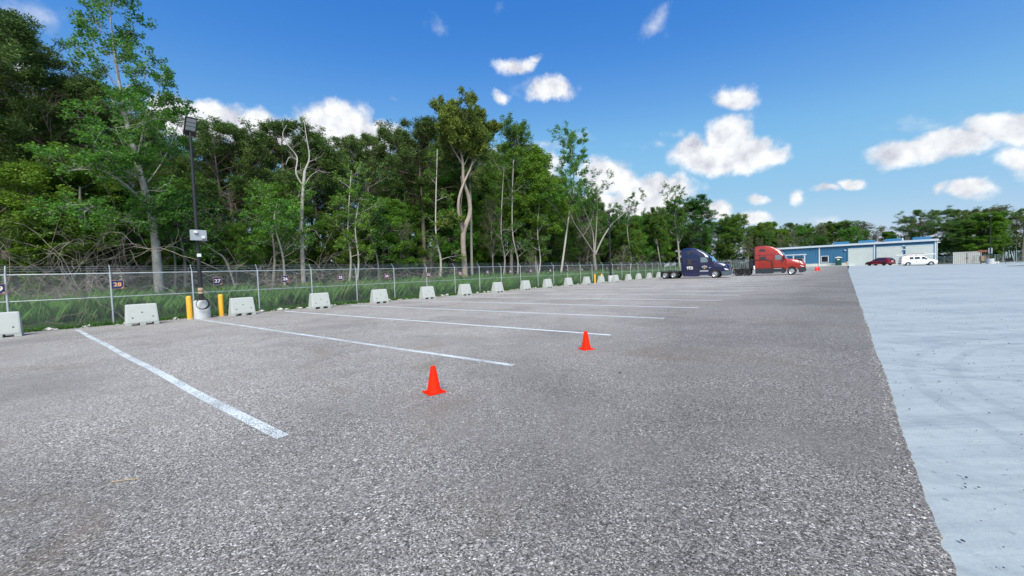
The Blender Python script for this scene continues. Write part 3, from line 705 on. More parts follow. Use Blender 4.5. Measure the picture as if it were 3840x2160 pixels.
def tractor(label, loc, rz, sp):
    T = thing('semi_truck', label, 'truck', loc, rz, 'tractor units parked in the far stalls')
    body, prof, hood = sp['paint'], sp['prof'], sp['hood']
    xb = prof[0][0]; xw = prof[-1][0]; W_ = 1.20
    xs = sorted(set([p[0] for p in prof] + list(np.linspace(xb, xw, 16))))
    def wtop(x): return interp([(xb, 1.08), (xb + 2.2, 1.05), (xw - .5, .95), (xw, .98)], x)
    secs = []
    for x in xs:
        z1 = interp(prof, x); secs.append(sec6(x, W_ if x < xw - .9 else W_ - .10 * (x - xw + .9), .92, z1, min(wtop(x), W_ - .04), .16 if z1 > 2.5 else .1, min(2.55, z1 - .3)))
    cab = MB().loft(secs).build('cab', body, T, True, 0)
    # rear side fairing and dark rear gap
    MB().box(xb - .18, xb, -1.06, 1.06, .95, prof[0][1] - .15).build('rear_wall', M_DPL, T, False, .03)
    for sgn in (-1, 1):
        y = sgn * (W_ + .012); y2 = sgn * (W_ - .02)
        a, b = min(y, y2), max(y, y2)
        MB().prism([(xb, 1.0), (xb + .48, 1.0), (xb + .48, 2.55), (xb, 2.55)], a, b).build('side_fairing', body, T, False, .008)
        # door with window, handle
        d0, d1 = sp['door']
        dr = MB().prism([(d0, 1.0), (d1, 1.0), (d1 + .12, 1.9), (d1 - .05, 2.15), (d1 - .38, 2.74), (d0 + .1, 2.78), (d0, 2.6)], min(y, y2) - (.004 if sgn < 0 else -.0), max(y, y2) + (.004 if sgn > 0 else 0)).build('door', body, T, False, .01)
        yw0, yw1 = (-W_ - .03, -W_ + .0) if sgn < 0 else (W_, W_ + .03)
        w0, w1, wz0, wz1 = sp['win']
        MB().prism([(w0, wz0 + .05), (w0 + .05, wz0), (w1, wz0), (w1 + .1, wz0 + .12), (w1 - .08, wz1 - .05), (w1 - .25, wz1), (w0 + .05, wz1), (w0, wz1 - .05)], yw0, yw1).build('window', M_GLT, dr)
        MB().box(d0 + .08, d0 + .26, min(yw0, yw1) - .005, max(yw0, yw1) + .005, 1.62, 1.68).build('handle', M_DPL, dr)
        for q in sp['panes']:
            MB().prism(q, yw0 + (.012 if sgn < 0 else 0), yw1 - (0 if sgn < 0 else .012)).build('sleeper_window', M_GLS, T)
        # skirt and steps
        MB().prism([(xb + .02, .26), (d1 + .02, .26), (d1 + .22, .5), (d1 + .22, .93), (xb + .02, .93)], min(sgn * .9, sgn * (W_ - .01)), max(sgn * .9, sgn * (W_ - .01))).build('side_skirt', sp['skirt'], T, False, .02)
        for (z0, z1) in sp['steps']:
            MB().box(d0 + .05, d1 - .25, min(sgn * (W_ - .12), sgn * (W_ + .03)), max(sgn * (W_ - .12), sgn * (W_ + .03)), z0, z1).build('step', M_ALU, T, False, .01)
        sy0, sy1 = sorted((sgn * (W_ + .004), sgn * (W_ + .017)))
        MB().box(xb + .49, xb + .515, sy0, sy1, .98, 3.0).box(d0 - .03, d0 - .005, sy0, sy1, 1.0, 2.8).box(xb, d0 - .03, sy0, sy1, 2.74, 2.762).box(d0, d1 + .1, sy0, sy1 + 0, .95, .975).build('panel_seams', M_BLK, T)
        # fender with wheel arch
        arch = [(.62 * math.cos(t), .51 + .62 * math.sin(t)) for t in np.linspace(R_(8), R_(172), 16)]
        top = sp['fender']
        fy0, fy1 = sorted((sgn * .72, sgn * 1.19))
        MB().prism(arch + top, fy0, fy1).build('fender', body, T, True, .05)
        fx = top[-1][0]
        hl = MB().prism(sp['headlight'], *sorted((sgn * .86, sgn * 1.205))).build('headlight', M_HEADL, T, True, .02)
        m_ = MB().box(xw - .42, xw - .22, min(sgn * 1.36, sgn * 1.55), max(sgn * 1.36, sgn * 1.55), 1.98, 2.62).build('mirror', M_BLK, T, False, .04)
        MB().tube([(xw - .3, sgn * 1.15, 2.5), (xw - .32, sgn * 1.4, 2.52)], .02, 6).tube([(xw - .3, sgn * 1.15, 2.05), (xw - .32, sgn * 1.4, 2.08)], .02, 6).build('mirror_arm', M_BLK, m_)
        hx = hood[-2][0]
        MB().tube([(hx - .25, sgn * 1.0, interp(hood, hx - .3) - .15), (hx - .3, sgn * 1.1, interp(hood, hx - .3) + .12)], .018, 6).box(hx - .4, hx - .22, *sorted((sgn * 1.03, sgn * 1.18)), interp(hood, hx - .3) + .05, interp(hood, hx - .3) + .24).build('hood_mirror', M_BLK, T)
        wheel(T, 0, sgn * 1.19, sgn, .51, .30, sp['rim'])
        for x in sp['rear']: wheel(T, x, sgn * 1.20, sgn, .50, .58, sp['rrim'], .58, True)
        MB().box(sp['rear'][0] - .62, sp['rear'][0] - .59, *sorted((sgn * .62, sgn * 1.2)), .22, .92).build('mud_flap', M_RUB, T)
    # hood
    hs = []
    for x in sorted(set([p[0] for p in hood] + list(np.linspace(hood[0][0], hood[-1][0], 10)))):
        u_ = (x - hood[0][0]) / (hood[-1][0] - hood[0][0]); w = 1.08 - .24 * u_ ** 1.5
        hs.append(sec6(x, w, .86, interp(hood, x), w * .86, .16, min(interp(hood, x) - .25, 1.45)))
    MB().loft(hs).build('hood', body, T, True)
    # windscreen: a bent slab between roof visor and hood
    (x1, z1), (x0, z0) = sp['ws']
    MB().loft([[(x1 - .10, -1.04, z1), (x1 + .03, -.8, z1 + .02), (x1 + .06, 0, z1 + .02), (x1 + .03, .8, z1 + .02), (x1 - .10, 1.04, z1), (x1 - .3, 0, z1 - .1)],
               [(x0 - .20, -1.12, z0), (x0 + .0, -.8, z0), (x0 + .05, 0, z0), (x0 + .0, .8, z0), (x0 - .20, 1.12, z0), (x0 - .4, 0, z0 - .1)]]).build('windscreen', M_WSH, T, True)
    MB().prism(sp['bumper'], -1.19, 1.19).build('bumper', sp['bmat'], T, False, .05)
    gx = hood[-1][0]
    g = MB().prism([(gx - .02, .88), (gx + .05, .90), (gx + .02, hood[-1][1] - .02), (gx - .22, hood[-1][1] + .18), (gx - .25, hood[-1][1] + .10)], -.56, .56).build('grille', M_CHR, T, False, .02)
    gb = MB()
    for k in range(7): gb.box(gx + .02, gx + .062, -.50 + k * .15, -.44 + k * .15, .95, hood[-1][1] - .08)
    gb.build('grille_slots', M_BLK, g)
    # chassis
    xr = sp['rear'][0] - .6
    MB().box(xr, xb + .3, -.45, -.33, .74, 1.0).box(xr, xb + .3, .33, .45, .74, 1.0).box(xr, xr + .1, -.45, .45, .78, .98).box(xb - .7, xb - .5, -.33, .33, .78, .98).build('frame_rails', M_BLK, T)
    MB().prism([(xr + .1, 1.02), (xb - .35, 1.02), (xb - .35, 1.05), (xr + .1, 1.05)], -.44, .44).build('deck_plate', sp.get('deck', M_ALU), T)
    MB().lathe([(0, 1.14), (.48, 1.14), (.5, 1.1), (.3, 1.02)], 24, ((sp['rear'][0] + sp['rear'][1]) / 2, 0, 0)).build('fifth_wheel', M_BLK, T, True)
    for x in sp['rear']: MB().tube([(x, -.6, .5), (x, .6, .5)], .09, 8).build('axle', M_BLK, T)
    for k in range(2):
        x = sp['rear'][k]; MB().loft([[(x + q, y, z) for q, z in ((-.58, .82), (-.45, 1.02), (.45, 1.02), (.58, .82), (.5, .80), (.4, .98), (-.4, .98), (-.5, .80))] for y in (-1.2, -.62)]).build('wheel_guard', M_BLK, T)
    MB().lathe([(.0, -.6), (.30, -.6), (.33, -.55), (.33, .55), (.30, .6), (0, .6)], 20, (xb + 1.3, -.78, .55), 'x').build('fuel_tank', M_ALU, T, True)
    return T
bp = dict(paint=M_BTRK, skirt=M_BTRK, rim=M_CHR, rrim=M_CHR, bmat=P('grey_blue_bumper', (.08, .12, .15), .5, 0, .1, 4), rear=(-6.66, -5.43),
    prof=[(-4.2, 3.88), (-3.6, 3.99), (-2.94, 3.98), (-2.3, 3.80), (-1.66, 3.50), (-1.23, 3.26), (-.81, 2.95), (-.43, 2.64), (-.04, 2.10)],
    hood=[(-.2, 2.12), (.1, 2.07), (.89, 1.87), (1.4, 1.70), (1.62, 1.5), (1.70, 1.3)], door=(-1.92, -.50), win=(-1.75, -.88, 2.04, 2.68),
    panes=[[(-3.45, 1.70), (-2.95, 1.70), (-2.95, 2.52), (-3.45, 2.52)], [(-3.5, 3.05), (-3.2, 3.08), (-2.95, 3.45), (-3.05, 3.52), (-3.45, 3.46)]],
    steps=[(.84, 1.03), (.32, .40)], fender=[(-.75, .62), (-.80, 1.02), (-.5, 1.28), (-.1, 1.42), (.5, 1.40), (1.1, 1.28), (1.62, 1.12), (1.70, .88), (.64, .86)],
    headlight=[(1.02, 1.18), (1.15, 1.24), (1.5, 1.14), (1.66, .98), (1.6, .92), (1.2, .96)], ws=((-.47, 2.72), (.0, 2.08)),
    bumper=[(.64, .86), (1.74, .86), (1.80, .62), (1.72, .42), (1.4, .30), (.78, .26)])
tp = ST(53.75, 10.9); tr1 = tractor('dark navy blue sleeper semi truck parked across the far stalls, left of the red truck', tp, AL, squeeze(bp, .90))
# door badge and sleeper lettering on the side facing the lot's near end
Mside = Matrix.Translation((0, -1.233, 0)) @ Matrix(((1, 0, 0, 0), (0, 0, -1, 0), (0, 1, 0, 0), (0, 0, 0, 1)))
text_mesh('sleeper_lettering', 'TCS', .44, M_WHITE, tr1, Matrix.Translation((-2.95, 0, 1.33)) @ Mside, .02, 1.0)
MB().box(-3.22, -2.68, -1.243, -1.230, 1.50, 1.56).build('sleeper_lettering_bar', M_WHITE, tr1)
bd = MB().tube([(-1.2 + .30 * math.cos(a), -1.236, 1.36 + .20 * math.sin(a)) for a in np.linspace(R_(15), R_(165), 12)], .035, 6).build('door_badge', M_WHITE, tr1, True)
MB().box(-1.50, -.92, -1.245, -1.228, 1.33, 1.37).box(-1.24, -1.17, -1.245, -1.228, 1.18, 1.5).box(-1.33, -1.08, -1.245, -1.228, 1.19, 1.23).build('badge_figure', P('badge_gold', (.55, .45, .28), .5, 0, .1, 8), bd)
MB().box(-.68, -.60, -1.236, -1.226, 1.28, 1.38).box(-.5, -.45, -1.236, -1.226, 1.30, 1.37).build('door_decal', M_WHITE, tr1)
rp = dict(paint=M_RTRK, skirt=P('dark_skirt', (.02, .028, .038), .35, 0, .1, 3, coat=.5), rim=M_CHR, rrim=M_BLK, bmat=M_DPL, rear=(-7.45, -6.15), deck=M_ALU,
    prof=[(-4.9, 3.92), (-4.27, 4.0), (-3.3, 4.0), (-2.8, 3.9), (-2.12, 3.7), (-1.53, 3.41), (-1.13, 3.13), (-.97, 2.92), (-.5, 2.16)],
    hood=[(-.65, 2.16), (.06, 2.10), (.65, 1.95), (1.05, 1.83), (1.4, 1.66), (1.58, 1.4)], door=(-2.30, -.85), win=(-2.02, -1.22, 2.06, 2.70),
    panes=[[(-4.2, 2.22), (-3.3, 2.22), (-3.3, 2.56), (-4.2, 2.56)], [(-4.25, 3.32), (-3.5, 3.3), (-3.35, 3.38), (-3.6, 3.56), (-4.0, 3.62), (-4.25, 3.56)]],
    steps=[(.84, .92), (.33, .42)], fender=[(-.75, .62), (-.9, .98), (-.75, 1.25), (-.3, 1.5), (.4, 1.5), (1.0, 1.34), (1.45, 1.15), (1.62, .94), (.64, .9)],
    headlight=[(.85, 1.16), (1.0, 1.26), (1.35, 1.14), (1.5, 1.0), (1.2, 1.0)], ws=((-1.02, 2.96), (-.46, 2.13)),
    bumper=[(.64, .90), (1.62, .92), (1.70, .68), (1.68, .46), (1.3, .34), (.78, .27)])
tp2 = ST(62.3, 18.0); tr2 = tractor('orange red sleeper semi truck with dark lower skirts parked furthest right', tp2, AL, squeeze(rp, .80))
MB().box(-4.85, -4.3, -1.12, 1.12, 1.06, 2.05).build('equipment_box', P('black_box', (.012, .014, .022), .35, 0, .2, 3, coat=.4), tr2, False, .06)
MB().tube([(-4.6, -1.16, 2.06), (-4.0, -1.235, 2.12), (-3.0, -1.245, 2.16), (-2.5, -1.245, 2.08), (-2.15, -1.24, 1.92), (-2.12, -1.24, 1.05)], .045, 8).build('reflection_arch', M_BLK, tr2, True)  # dark reflection on the sleeper side, modelled as a black arched tube
MB().lathe([(.13, -.03), (.13, .45), (.10, .5), (0, .5)], 12, (-4.18, -1.1, .85)).build('air_canister', M_WHITE, tr2, True)
def car(T, prof_lo, prof_hi, w, paint, arches, wr, sill, belt_in=.04):
    xs = sorted(set(list(np.linspace(prof_lo[0][0], prof_lo[-1][0], 40)) + [p[0] for p in prof_lo]))
    secs = []
    for x in xs:
        z0 = sill
        for ax in arches:
            d = abs(x - ax); R = wr * 1.2
            if d < R: z0 = max(z0, wr + math.sqrt(R * R - d * d))
        e = min(x - xs[0], xs[-1] - x); ww = w * (1 - .12 * max(0, 1 - e / .45) ** 2)
        z1 = interp(prof_lo, x); secs.append(sec6(x, ww, min(z0, z1 - .12), z1, ww - .09, .06, z1 - .2))
    MB().loft(secs).build('body', paint, T, True)
def wheels4(T, arches, w, wr, rim, tw=.22):
    for ax in arches:
        for sgn in (-1, 1): wheel(T, ax, sgn * (w - .02), sgn, wr, tw, rim, .66)
def suv(loc, rz):
    T = thing('estate_car', 'dark red estate car parked at the white roller door beside the white van', 'car', loc, rz)
    lo = [(-2.4, .75), (-2.36, .98), (-2.0, 1.05), (-.6, .98), (.9, .96), (1.2, .94), (1.9, .84), (2.3, .68), (2.4, .5)]
    car(T, lo, None, .93, M_SUV, (-1.42, 1.42), .36, .26)
    hi = [(-2.33, 1.0), (-2.05, 1.48), (-1.6, 1.58), (-.5, 1.62), (.2, 1.54), (.85, 1.14), (1.15, .95)]
    secs = []
    for x in np.linspace(-2.33, 1.15, 22):
        z1 = interp(hi, x); k = max(0., min(1., (z1 - .95) / .6)); secs.append(sec6(x, .87, .93, max(z1, .99), .87 - .2 * k, .05, 1.0))
    MB().loft(secs).build('roof', M_SUV, T, True)
    for sgn in (-1, 1):
        def pane(pts, nm='window'):
            # leaning side glass
            o = [(x, sgn * (.885 - .20 * max(0, (z - .98)) / .6), z) for x, z in pts]; i_ = [(x, y - sgn * .03, z) for x, y, z in o]
            n = len(o); MB().add(o + i_, [tuple(range(n)), tuple(range(2 * n - 1, n - 1, -1))] + [(i, (i + 1) % n, (i + 1) % n + n, i + n) for i in range(n)]).build(nm, M_GLS, T)
        pane([(-.55, 1.02), (.35, 1.02), (.72, 1.06), (.15, 1.45), (-.5, 1.50)]); pane([(-1.4, 1.04), (-.65, 1.02), (-.6, 1.50), (-1.35, 1.47)]); pane([(-2.05, 1.12), (-1.5, 1.06), (-1.45, 1.45), (-1.75, 1.42)])
        MB().box(-2.42, -2.25, *sorted((sgn * .62, sgn * .86)), .82, 1.0).build('tail_light', M_TAIL, T, False, .02)
        MB().box(2.15, 2.36, *sorted((sgn * .55, sgn * .82)), .56, .70).build('headlight', M_HEADL, T, False, .02)
        MB().box(.55, .75, *sorted((sgn * .92, sgn * 1.08)), .98, 1.12).build('mirror', M_SUV, T, False, .03)
        MB().tube([(-1.9, sgn * .62, 1.60), (.0, sgn * .62, 1.63)], .016, 6).build('roof_rail', M_BLK, T)
    MB().add([(-2.385, -.6, 1.06), (-2.385, .6, 1.06), (-2.12, .52, 1.46), (-2.12, -.52, 1.46), (-2.34, -.6, 1.06), (-2.34, .6, 1.06), (-2.08, .52, 1.46), (-2.08, -.52, 1.46)], [(0, 1, 2, 3), (7, 6, 5, 4), (0, 4, 5, 1), (1, 5, 6, 2), (2, 6, 7, 3), (3, 7, 4, 0)]).build('rear_window', M_GLS, T)
    MB().box(-2.45, -2.38, -.26, .26, .80, .93).build('number_plate', M_WHITE, T)
    MB().box(-2.48, -2.2, -.86, .86, .36, .52).build('rear_bumper', M_DPL, T, False, .04)
    MB().box(-2.495, -2.46, -.7, .7, .50, .56).build('bumper_trim', M_ALU, T)
    wheels4(T, (-1.42, 1.42), .93, .36, M_DPL); return T
def van(loc, rz):
    T = thing('cargo_van', 'white work van with long pipes on its roof rack, parked by the building corner', 'van', loc, rz)
    lo = [(-2.85, .8), (-2.82, 1.25), (1.1, 1.22), (1.5, 1.20), (2.3, 1.10), (2.72, .95), (2.8, .6)]
    car(T, lo, None, .99, M_WHT, (-1.75, 1.75), .37, .30)
    hi = [(-2.80, 1.3), (-2.70, 1.9), (-2.55, 2.05), (-1, 2.09), (.4, 2.07), (.72, 1.98), (1.5, 1.24)]
    secs = []
    for x in sorted(set(list(np.linspace(-2.8, 1.5, 20)) + [p[0] for p in hi])):
        z1 = interp(hi, x); k = max(0., min(1., (z1 - 1.2) / .85)); secs.append(sec6(x, .97, 1.15, max(z1, 1.21), .97 - .13 * k, .10 if z1 > 1.6 else .03, 1.24))
    MB().loft(secs).build('upper_body', M_WHT, T, True)
    for sgn in (-1, 1):
        for pts in ([(.35, 1.36), (1.22, 1.36), (.68, 1.86), (.4, 1.88)], [(-.72, 1.38), (.05, 1.38), (.05, 1.84), (-.72, 1.84)], [(-1.5, 1.38), (-.92, 1.38), (-.92, 1.84), (-1.5, 1.84)]):
            o = [(x, sgn * (.985 - .13 * (z - 1.25) / .85), z) for x, z in pts]; i_ = [(x, y - sgn * .04, z) for x, y, z in o]; n = len(o)
            MB().add(o + i_, [tuple(range(n)), tuple(range(2 * n - 1, n - 1, -1))] + [(i, (i + 1) % n, (i + 1) % n + n, i + n) for i in range(n)]).build('window', M_GLS, T)
        MB().box(.28, .36, *sorted((sgn * .99, sgn * 1.002)), 1.0, 1.12).build('door_handle', M_BLK, T)
        MB().box(1.0, 1.12, *sorted((sgn * .98, sgn * 1.2)), 1.32, 1.52).build('mirror', M_BLK, T, False, .02)
        MB().box(-2.86, -2.76, *sorted((sgn * .86, sgn * .97)), .85, 1.2).build('tail_light', M_TAIL, T)
        MB().box(2.55, 2.74, *sorted((sgn * .55, sgn * .9)), .75, .95).build('headlight', M_HEADL, T, False, .02)
    MB().add([(1.46, -.82, 1.28), (1.46, .82, 1.28), (.80, .76, 1.96), (.80, -.76, 1.96), (1.38, -.82, 1.24), (1.38, .82, 1.24), (.72, .76, 1.9), (.72, -.76, 1.9)], [(0, 1, 2, 3), (7, 6, 5, 4), (0, 4, 5, 1), (1, 5, 6, 2), (2, 6, 7, 3), (3, 7, 4, 0)]).build('windscreen', M_GLS, T)
    MB().box(-2.83, -2.76, -.7, .7, 1.42, 1.86).build('rear_window', M_GLS, T)
    MB().box(2.55, 2.9, -.95, .95, .34, .58).build('front_bumper', M_DPL, T, False, .04); MB().box(-3.02, -2.78, -.95, .95, .34, .55).build('rear_bumper', M_DPL, T, False, .03)
    MB().box(2.72, 2.82, -.5, .5, .62, .92).build('grille', M_DPL, T)
    MB().prism([(-.55, .78), (-.38, .78), (-.38, .95), (-.46, 1.06), (-.48, .93)], -1.003, -.985).box(-.3, .6, -1.003, -.985, .82, .85).build('door_logo', M_DPL, T)
    rk = MB()
    for x in (-2.0, -.4, .3): rk.tube([(x, -.8, 2.05), (x, -.8, 2.22), (x, .8, 2.22), (x, .8, 2.05)], .02, 6)
    rk.build('roof_rack', M_BLK, T)
    wheels4(T, (-1.75, 1.75), .99, .37, M_ALU, .24)
    return T
pv = atdepth(3443, HOR(3443), 83.5); pv.z = zg(*stof(pv)); vrz = AV + R_(8)
VAN = van(pv, vrz)
def onvan(name, label, cat, x0, x1, y, z, r, mat):
    p = pv + Vector((math.cos(vrz) * x0 - math.sin(vrz) * y, math.sin(vrz) * x0 + math.cos(vrz) * y, z)); o = MB().tube([(0, 0, 0), (x1 - x0, 0, 0)], r, 10).build(name, mat, None, True, 0, p, vrz); tag(o, label, cat, 'pipes on the van roof rack')
onvan('pipe', 'long white pipe on the van roof rack overhanging the rear', 'pipe', -3.6, 2.5, -.5, 2.33, .085, M_WHITE)
onvan('pipe', 'rusty red pipe lying on top of the white pipes on the van roof', 'pipe', -2.4, .9, -.35, 2.47, .06, M_RUST)
onvan('pipe', 'cream pipe on the van roof rack behind the long white pipe', 'pipe', -2.2, .2, -.2, 2.32, .08, M_CREAM if False else P('cream_pipe', (.62, .56, .42), .5))
ps_ = atdepth(3299, HOR(3299), 88); ps_.z = zg(*stof(ps_)); suv(ps_, AV + math.pi - R_(40)).scale = (1.06, 1.06, 1.1)
# ------------------------------------------------------------------ blue metal building
BR = Vector((*[c for c in atdepth(3513, 993, 84.5)][:2], .0)); BL_ = BR + Vector((-.695, .719, 0)) * 30.5
bx = (BR - BL_); BLEN = bx.length; bx.normalize(); BZ = .12
B = thing('metal_building', 'long low blue metal workshop with three white roller doors and a white roof edge', 'building', (BL_.x, BL_.y, BZ), ang(bx))
by = Vector((-bx.y, bx.x, 0))
def bxat(px):        # distance along the front wall seen at a pixel column
    d = ray(px, HOR(px)); d = Vector((d.x, d.y)); e = Vector((bx.x, bx.y)); o_ = Vector((BL_.x, BL_.y))
    k = (o_.x * e.y - o_.y * e.x) / (d.x * e.y - d.y * e.x); return (d * k - o_).dot(e)
HB = 5.25; BD = 14.0
MB().box(0, BLEN, 0, BD, 1.02, HB).build('wall', M_BLUE, B)
MB().box(0, bxat(3176), -.05, BD - .02, 0, 1.0).build('lower_wall', M_CREAM, B)
MB().prism([(-.35, HB + .02), (BD / 2, HB + .42), (BD + .35, HB + .02), (BD + .35, HB + .16), (BD / 2, HB + .58), (-.35, HB + .16)], -.3, BLEN + .3, 'x').build('roof', M_ROOF, B)
MB().box(-.3, BLEN + .3, -.42, -.30, HB - .12, HB + .20).build('gutter', M_TRIM, B)
for px in (3073, 3279, 3508): x = bxat(px); MB().box(x - .13, x + .13, -.16, -.052, 0.02, HB - .1).build('downspout', M_TRIM, B)
MB().box(BLEN - .02, BLEN + .1, -.08, .3, 0, HB).build('corner_trim', M_TRIM, B)
for i, (a, b) in enumerate(((3181, 3274), (3287, 3386), (3396, 3501))):
    a, b = bxat(a), bxat(b); f = MB().box(a - .14, a, -.12, -.04, 0, 4.45).box(b, b + .14, -.12, -.04, 0, 4.45).box(a - .14, b + .14, -.12, -.04, 4.45, 4.62).build('door_frame', M_BVENT, B)
    MB().box(a, b, -.09, -.052, 0.0, 4.45).build('roller_door', M_DOOR, B)
for i, (a, b, z0, z1) in enumerate(((3081, 3105, 1.35, 2.75), (2988, 3010, 1.1, 2.4))):
    a, b = bxat(a), bxat(b)
    w_ = MB().box(a - .15, b + .15, -.14, -.06, z0 - .15, z0).box(a - .15, b + .15, -.14, -.06, z1, z1 + .15).box(a - .15, a, -.14, -.06, z0, z1).box(b, b + .15, -.14, -.06, z0, z1).build('window', M_TRIM, B)
    MB().box(a, b, -.10, -.055, z0, z1).build('pane', M_GLS, w_)
a, b = bxat(2950), bxat(3026)
cn = MB().box(a, b, -2.4, -.42, 3.35, 3.6).build('canopy', M_TRIM, B)
for x in (a + .15, (a + b) / 2 - .3, b - .15): MB().box(x - .12, x + .12, -2.35, -2.1, 0.02, 3.35).build('canopy_post', M_TRIM, cn)
for i, (a, b) in enumerate(((3097, 3156), (3192, 3256), (3295, 3362), (3403, 3475))):
    a, b = bxat(a), bxat(b); a += .8; b += .8
    MB().prism([(BD / 2 - .45, HB + .5), (BD / 2 + .45, HB + .5), (BD / 2 + .5, HB + 1.0), (BD / 2, HB + 1.15), (BD / 2 - .5, HB + 1.0)], a, b, 'x').build('ridge_vent', M_BVENT, B)
x = bxat(3384); MB().tube([(x, 1.0, HB + .3), (x, 1.0, HB + .95)], .12, 8).build('vent_pipe', M_WHITE, B)
for px, z in ((3170, 3.95), (3389, 4.3), (3390, 3.4)): x = bxat(px); MB().box(x - .2, x + .2, -.3, -.06, z, z + .2).build('wall_light', M_WHITE, B, False, .03)
MB().box(BLEN + .1, BLEN + .5, .2, .5, 4.7, 4.85).build('wall_light', M_WHITE, B)
# bollard at first roller door
x = bxat(3178); p = BL_ + bx * x - by * .9
o = MB().lathe([(.11, 0), (.11, 1.25), (.06, 1.31), (0, 1.32)], 16).build('bollard', P('faded_orange', (.62, .36, .18), .6), None, True, 0, (p.x, p.y, BZ)); tag(o, 'faded orange bollard at the left edge of the first white roller door', 'bollard')
# portable toilet
x = bxat(3148); p = BL_ + bx * x - by * 1.6
T = thing('portable_toilet', 'dark green portable toilet with white roof against the blue building', 'portable toilet', (p.x, p.y, BZ + .1), ang(bx))
MB().box(-.56, .56, -.56, .56, .08, 2.1).build('cabin', M_GRN, T, False, .03)
MB().box(-.6, .6, -.6, .6, 0, .1).build('skid', M_DPL, T)
dr = MB().box(-.42, .42, -.60, -.565, .14, 1.98).build('door', P('green_door', (.010, .07, .062), .5), T, False, .01)
MB().box(-.25, .25, -.615, -.602, 1.62, 1.86).build('notice', M_WHITE, dr)
MB().prism([(-.66, 2.1), (.66, 2.1), (.66, 2.2), (.3, 2.38), (0, 2.44), (-.3, 2.38), (-.66, 2.2)], -.64, .64).build('roof', M_WHITE, T, False, .02)
# shipping container
ca = atdepth(3574, HOR(3574), 84); ca.z = zg(*stof(ca)); cx = Vector((math.cos(R_(47)), -math.sin(R_(47)), 0)); clen = 3.95
T = thing('shipping_container', 'pale grey corrugated shipping container standing alone right of the blue building', 'shipping container', ca, ang(cx))
hC = 2.55
MB().box(.09, clen - .09, .03, 2.4, .16, hC - .1).build('corrugated_walls', M_CONT, T)
b = MB()
for xx in (0, clen - .1): b.box(xx, xx + .1, 0, .1, 0, hC)
b.box(.1, clen - .1, 0, .08, hC - .12, hC).box(.1, clen - .1, .0, .06, .1, .17).build('corner_posts', P('container_edge', (.55, .55, .50), .5), T)
MB().box(0.02, clen - .02, .02, 2.42, hC - .02, hC + .03).build('roof', P('container_roof', (.5, .5, .47), .6), T)
dd = MB().box(clen / 2 - .035, clen / 2 + .035, -.03, .028, .2, hC - .15).build('lock_bar', M_DPL, T); MB().box(clen / 2 - .15, clen / 2 + .2, -.06, -.031, 1.2, 1.3).build('handle', M_DPL, dd)
# far right: fence, gate, cabinets, board
def farpt(px, dep): q_ = atdepth(px, HOR(px), dep); return Vector((q_.x, q_.y, 0))
fa, fb = farpt(3500, 92), farpt(3800, 74); ax_ = (fb - fa); ln_ = ax_.length; ax_.normalize(); nn_ = Vector((-ax_.y, ax_.x, 0))
fence('chain_link_fence', 'low grey fence crossing behind the shipping container with two rails', fa, ax_, 0, ln_, 3.0, 1.75, lambda s_: 0, nn_, False, .9)
ga, gb_ = farpt(3811, 70), farpt(3990, 62); ax2 = (gb_ - ga); ln2 = ax2.length; ax2.normalize(); nn2 = Vector((-ax2.y, ax2.x, 0))
fence('chain_link_fence', 'grey mesh gate fence at the right edge of the picture', ga, ax2, 0, ln2, 3.0, 2.35, lambda s_: 0, nn2, False, 1.2)
gp = farpt(3783, 72)
T = thing('gate_frame', 'small open steel gate frame with slanted braces and a black tub hung in it', 'gate', gp, ang(ax2))
MB().tube([(-.7, 0, 0), (-.7, 0, 2.3), (1.1, 0, 2.3), (1.1, 0, 0)], .045, 8).build('frame', M_GALV, T, True)
MB().tube([(-.6, 0, 2.2), (-.25, 0, .9)], .035, 6).tube([(0, 0, 2.5), (.25, 0, .9)], .035, 6).tube([(.55, 0, 2.2), (1.0, 0, .8)], .035, 6).build('braces', M_GALV, T, True)
MB().prism([(-.5, .95), (.8, 1.1), (.7, .4), (-.3, .4)], -.3, .3).build('tub', M_BLK, T, False, .05)
p = farpt(3677, 80); T = thing('utility_cabinet', 'narrow white utility cabinet on a post beside the container', 'cabinet', p, -.9)
MB().box(-.22, .22, -.2, .2, .55, 1.65).build('box', M_WHITE, T, False, .03); MB().box(-.08, .08, -.06, .06, 0, .55).build('post', M_WHITE, T)
p = farpt(3694, 79); T = thing('utility_cabinet', 'wide tan utility cabinet behind the white lamp pedestal', 'cabinet', p, -.9)
MB().box(-.75, .75, -.3, .3, .5, 1.6).build('box', M_TAN, T, False, .03); MB().box(-.6, -.45, -.2, .2, 0, .5).box(.45, .6, -.2, .2, 0, .5).build('legs', M_DPL, T); MB().box(-.02, .02, -.31, -.3, .55, 1.55).build('seam', M_DPL, T)
p = farpt(3702, 78.5); T = thing('switch_panel', 'grey switch box and brown board on dark posts left of the far lamp post', 'switch box', p, -.9)
MB().box(-.9, -.78, -.06, .06, 0, 2.9).box(.05, .17, -.06, .06, 0, 2.9).build('posts', M_WOODP, T); MB().box(.12, .68, -.2, .1, 2.0, 3.15).build('box', M_GRYB, T, False, .02); MB().box(-1.2, .05, -.1, -.062, 2.35, 2.75).build('board', M_RUST, T)
for (px, lab) in ((3732, 'left'), (3742, 'right')):
    p = farpt(px, 75.5); T = thing('bucket', 'small pale bucket on the grass right of the far lamp pedestal, the %s of two' % lab, 'bucket', p, 0, 'pale buckets by the far fence'); MB().lathe([(0, .01), (.15, .01), (.19, .42), (.175, .42), (.14, .04)], 16).build('tub', M_WHITE, T, True); MB().lathe([(.195, .36), (.20, .43), (.185, .43)], 16).build('rim', M_GRYB, T, True)
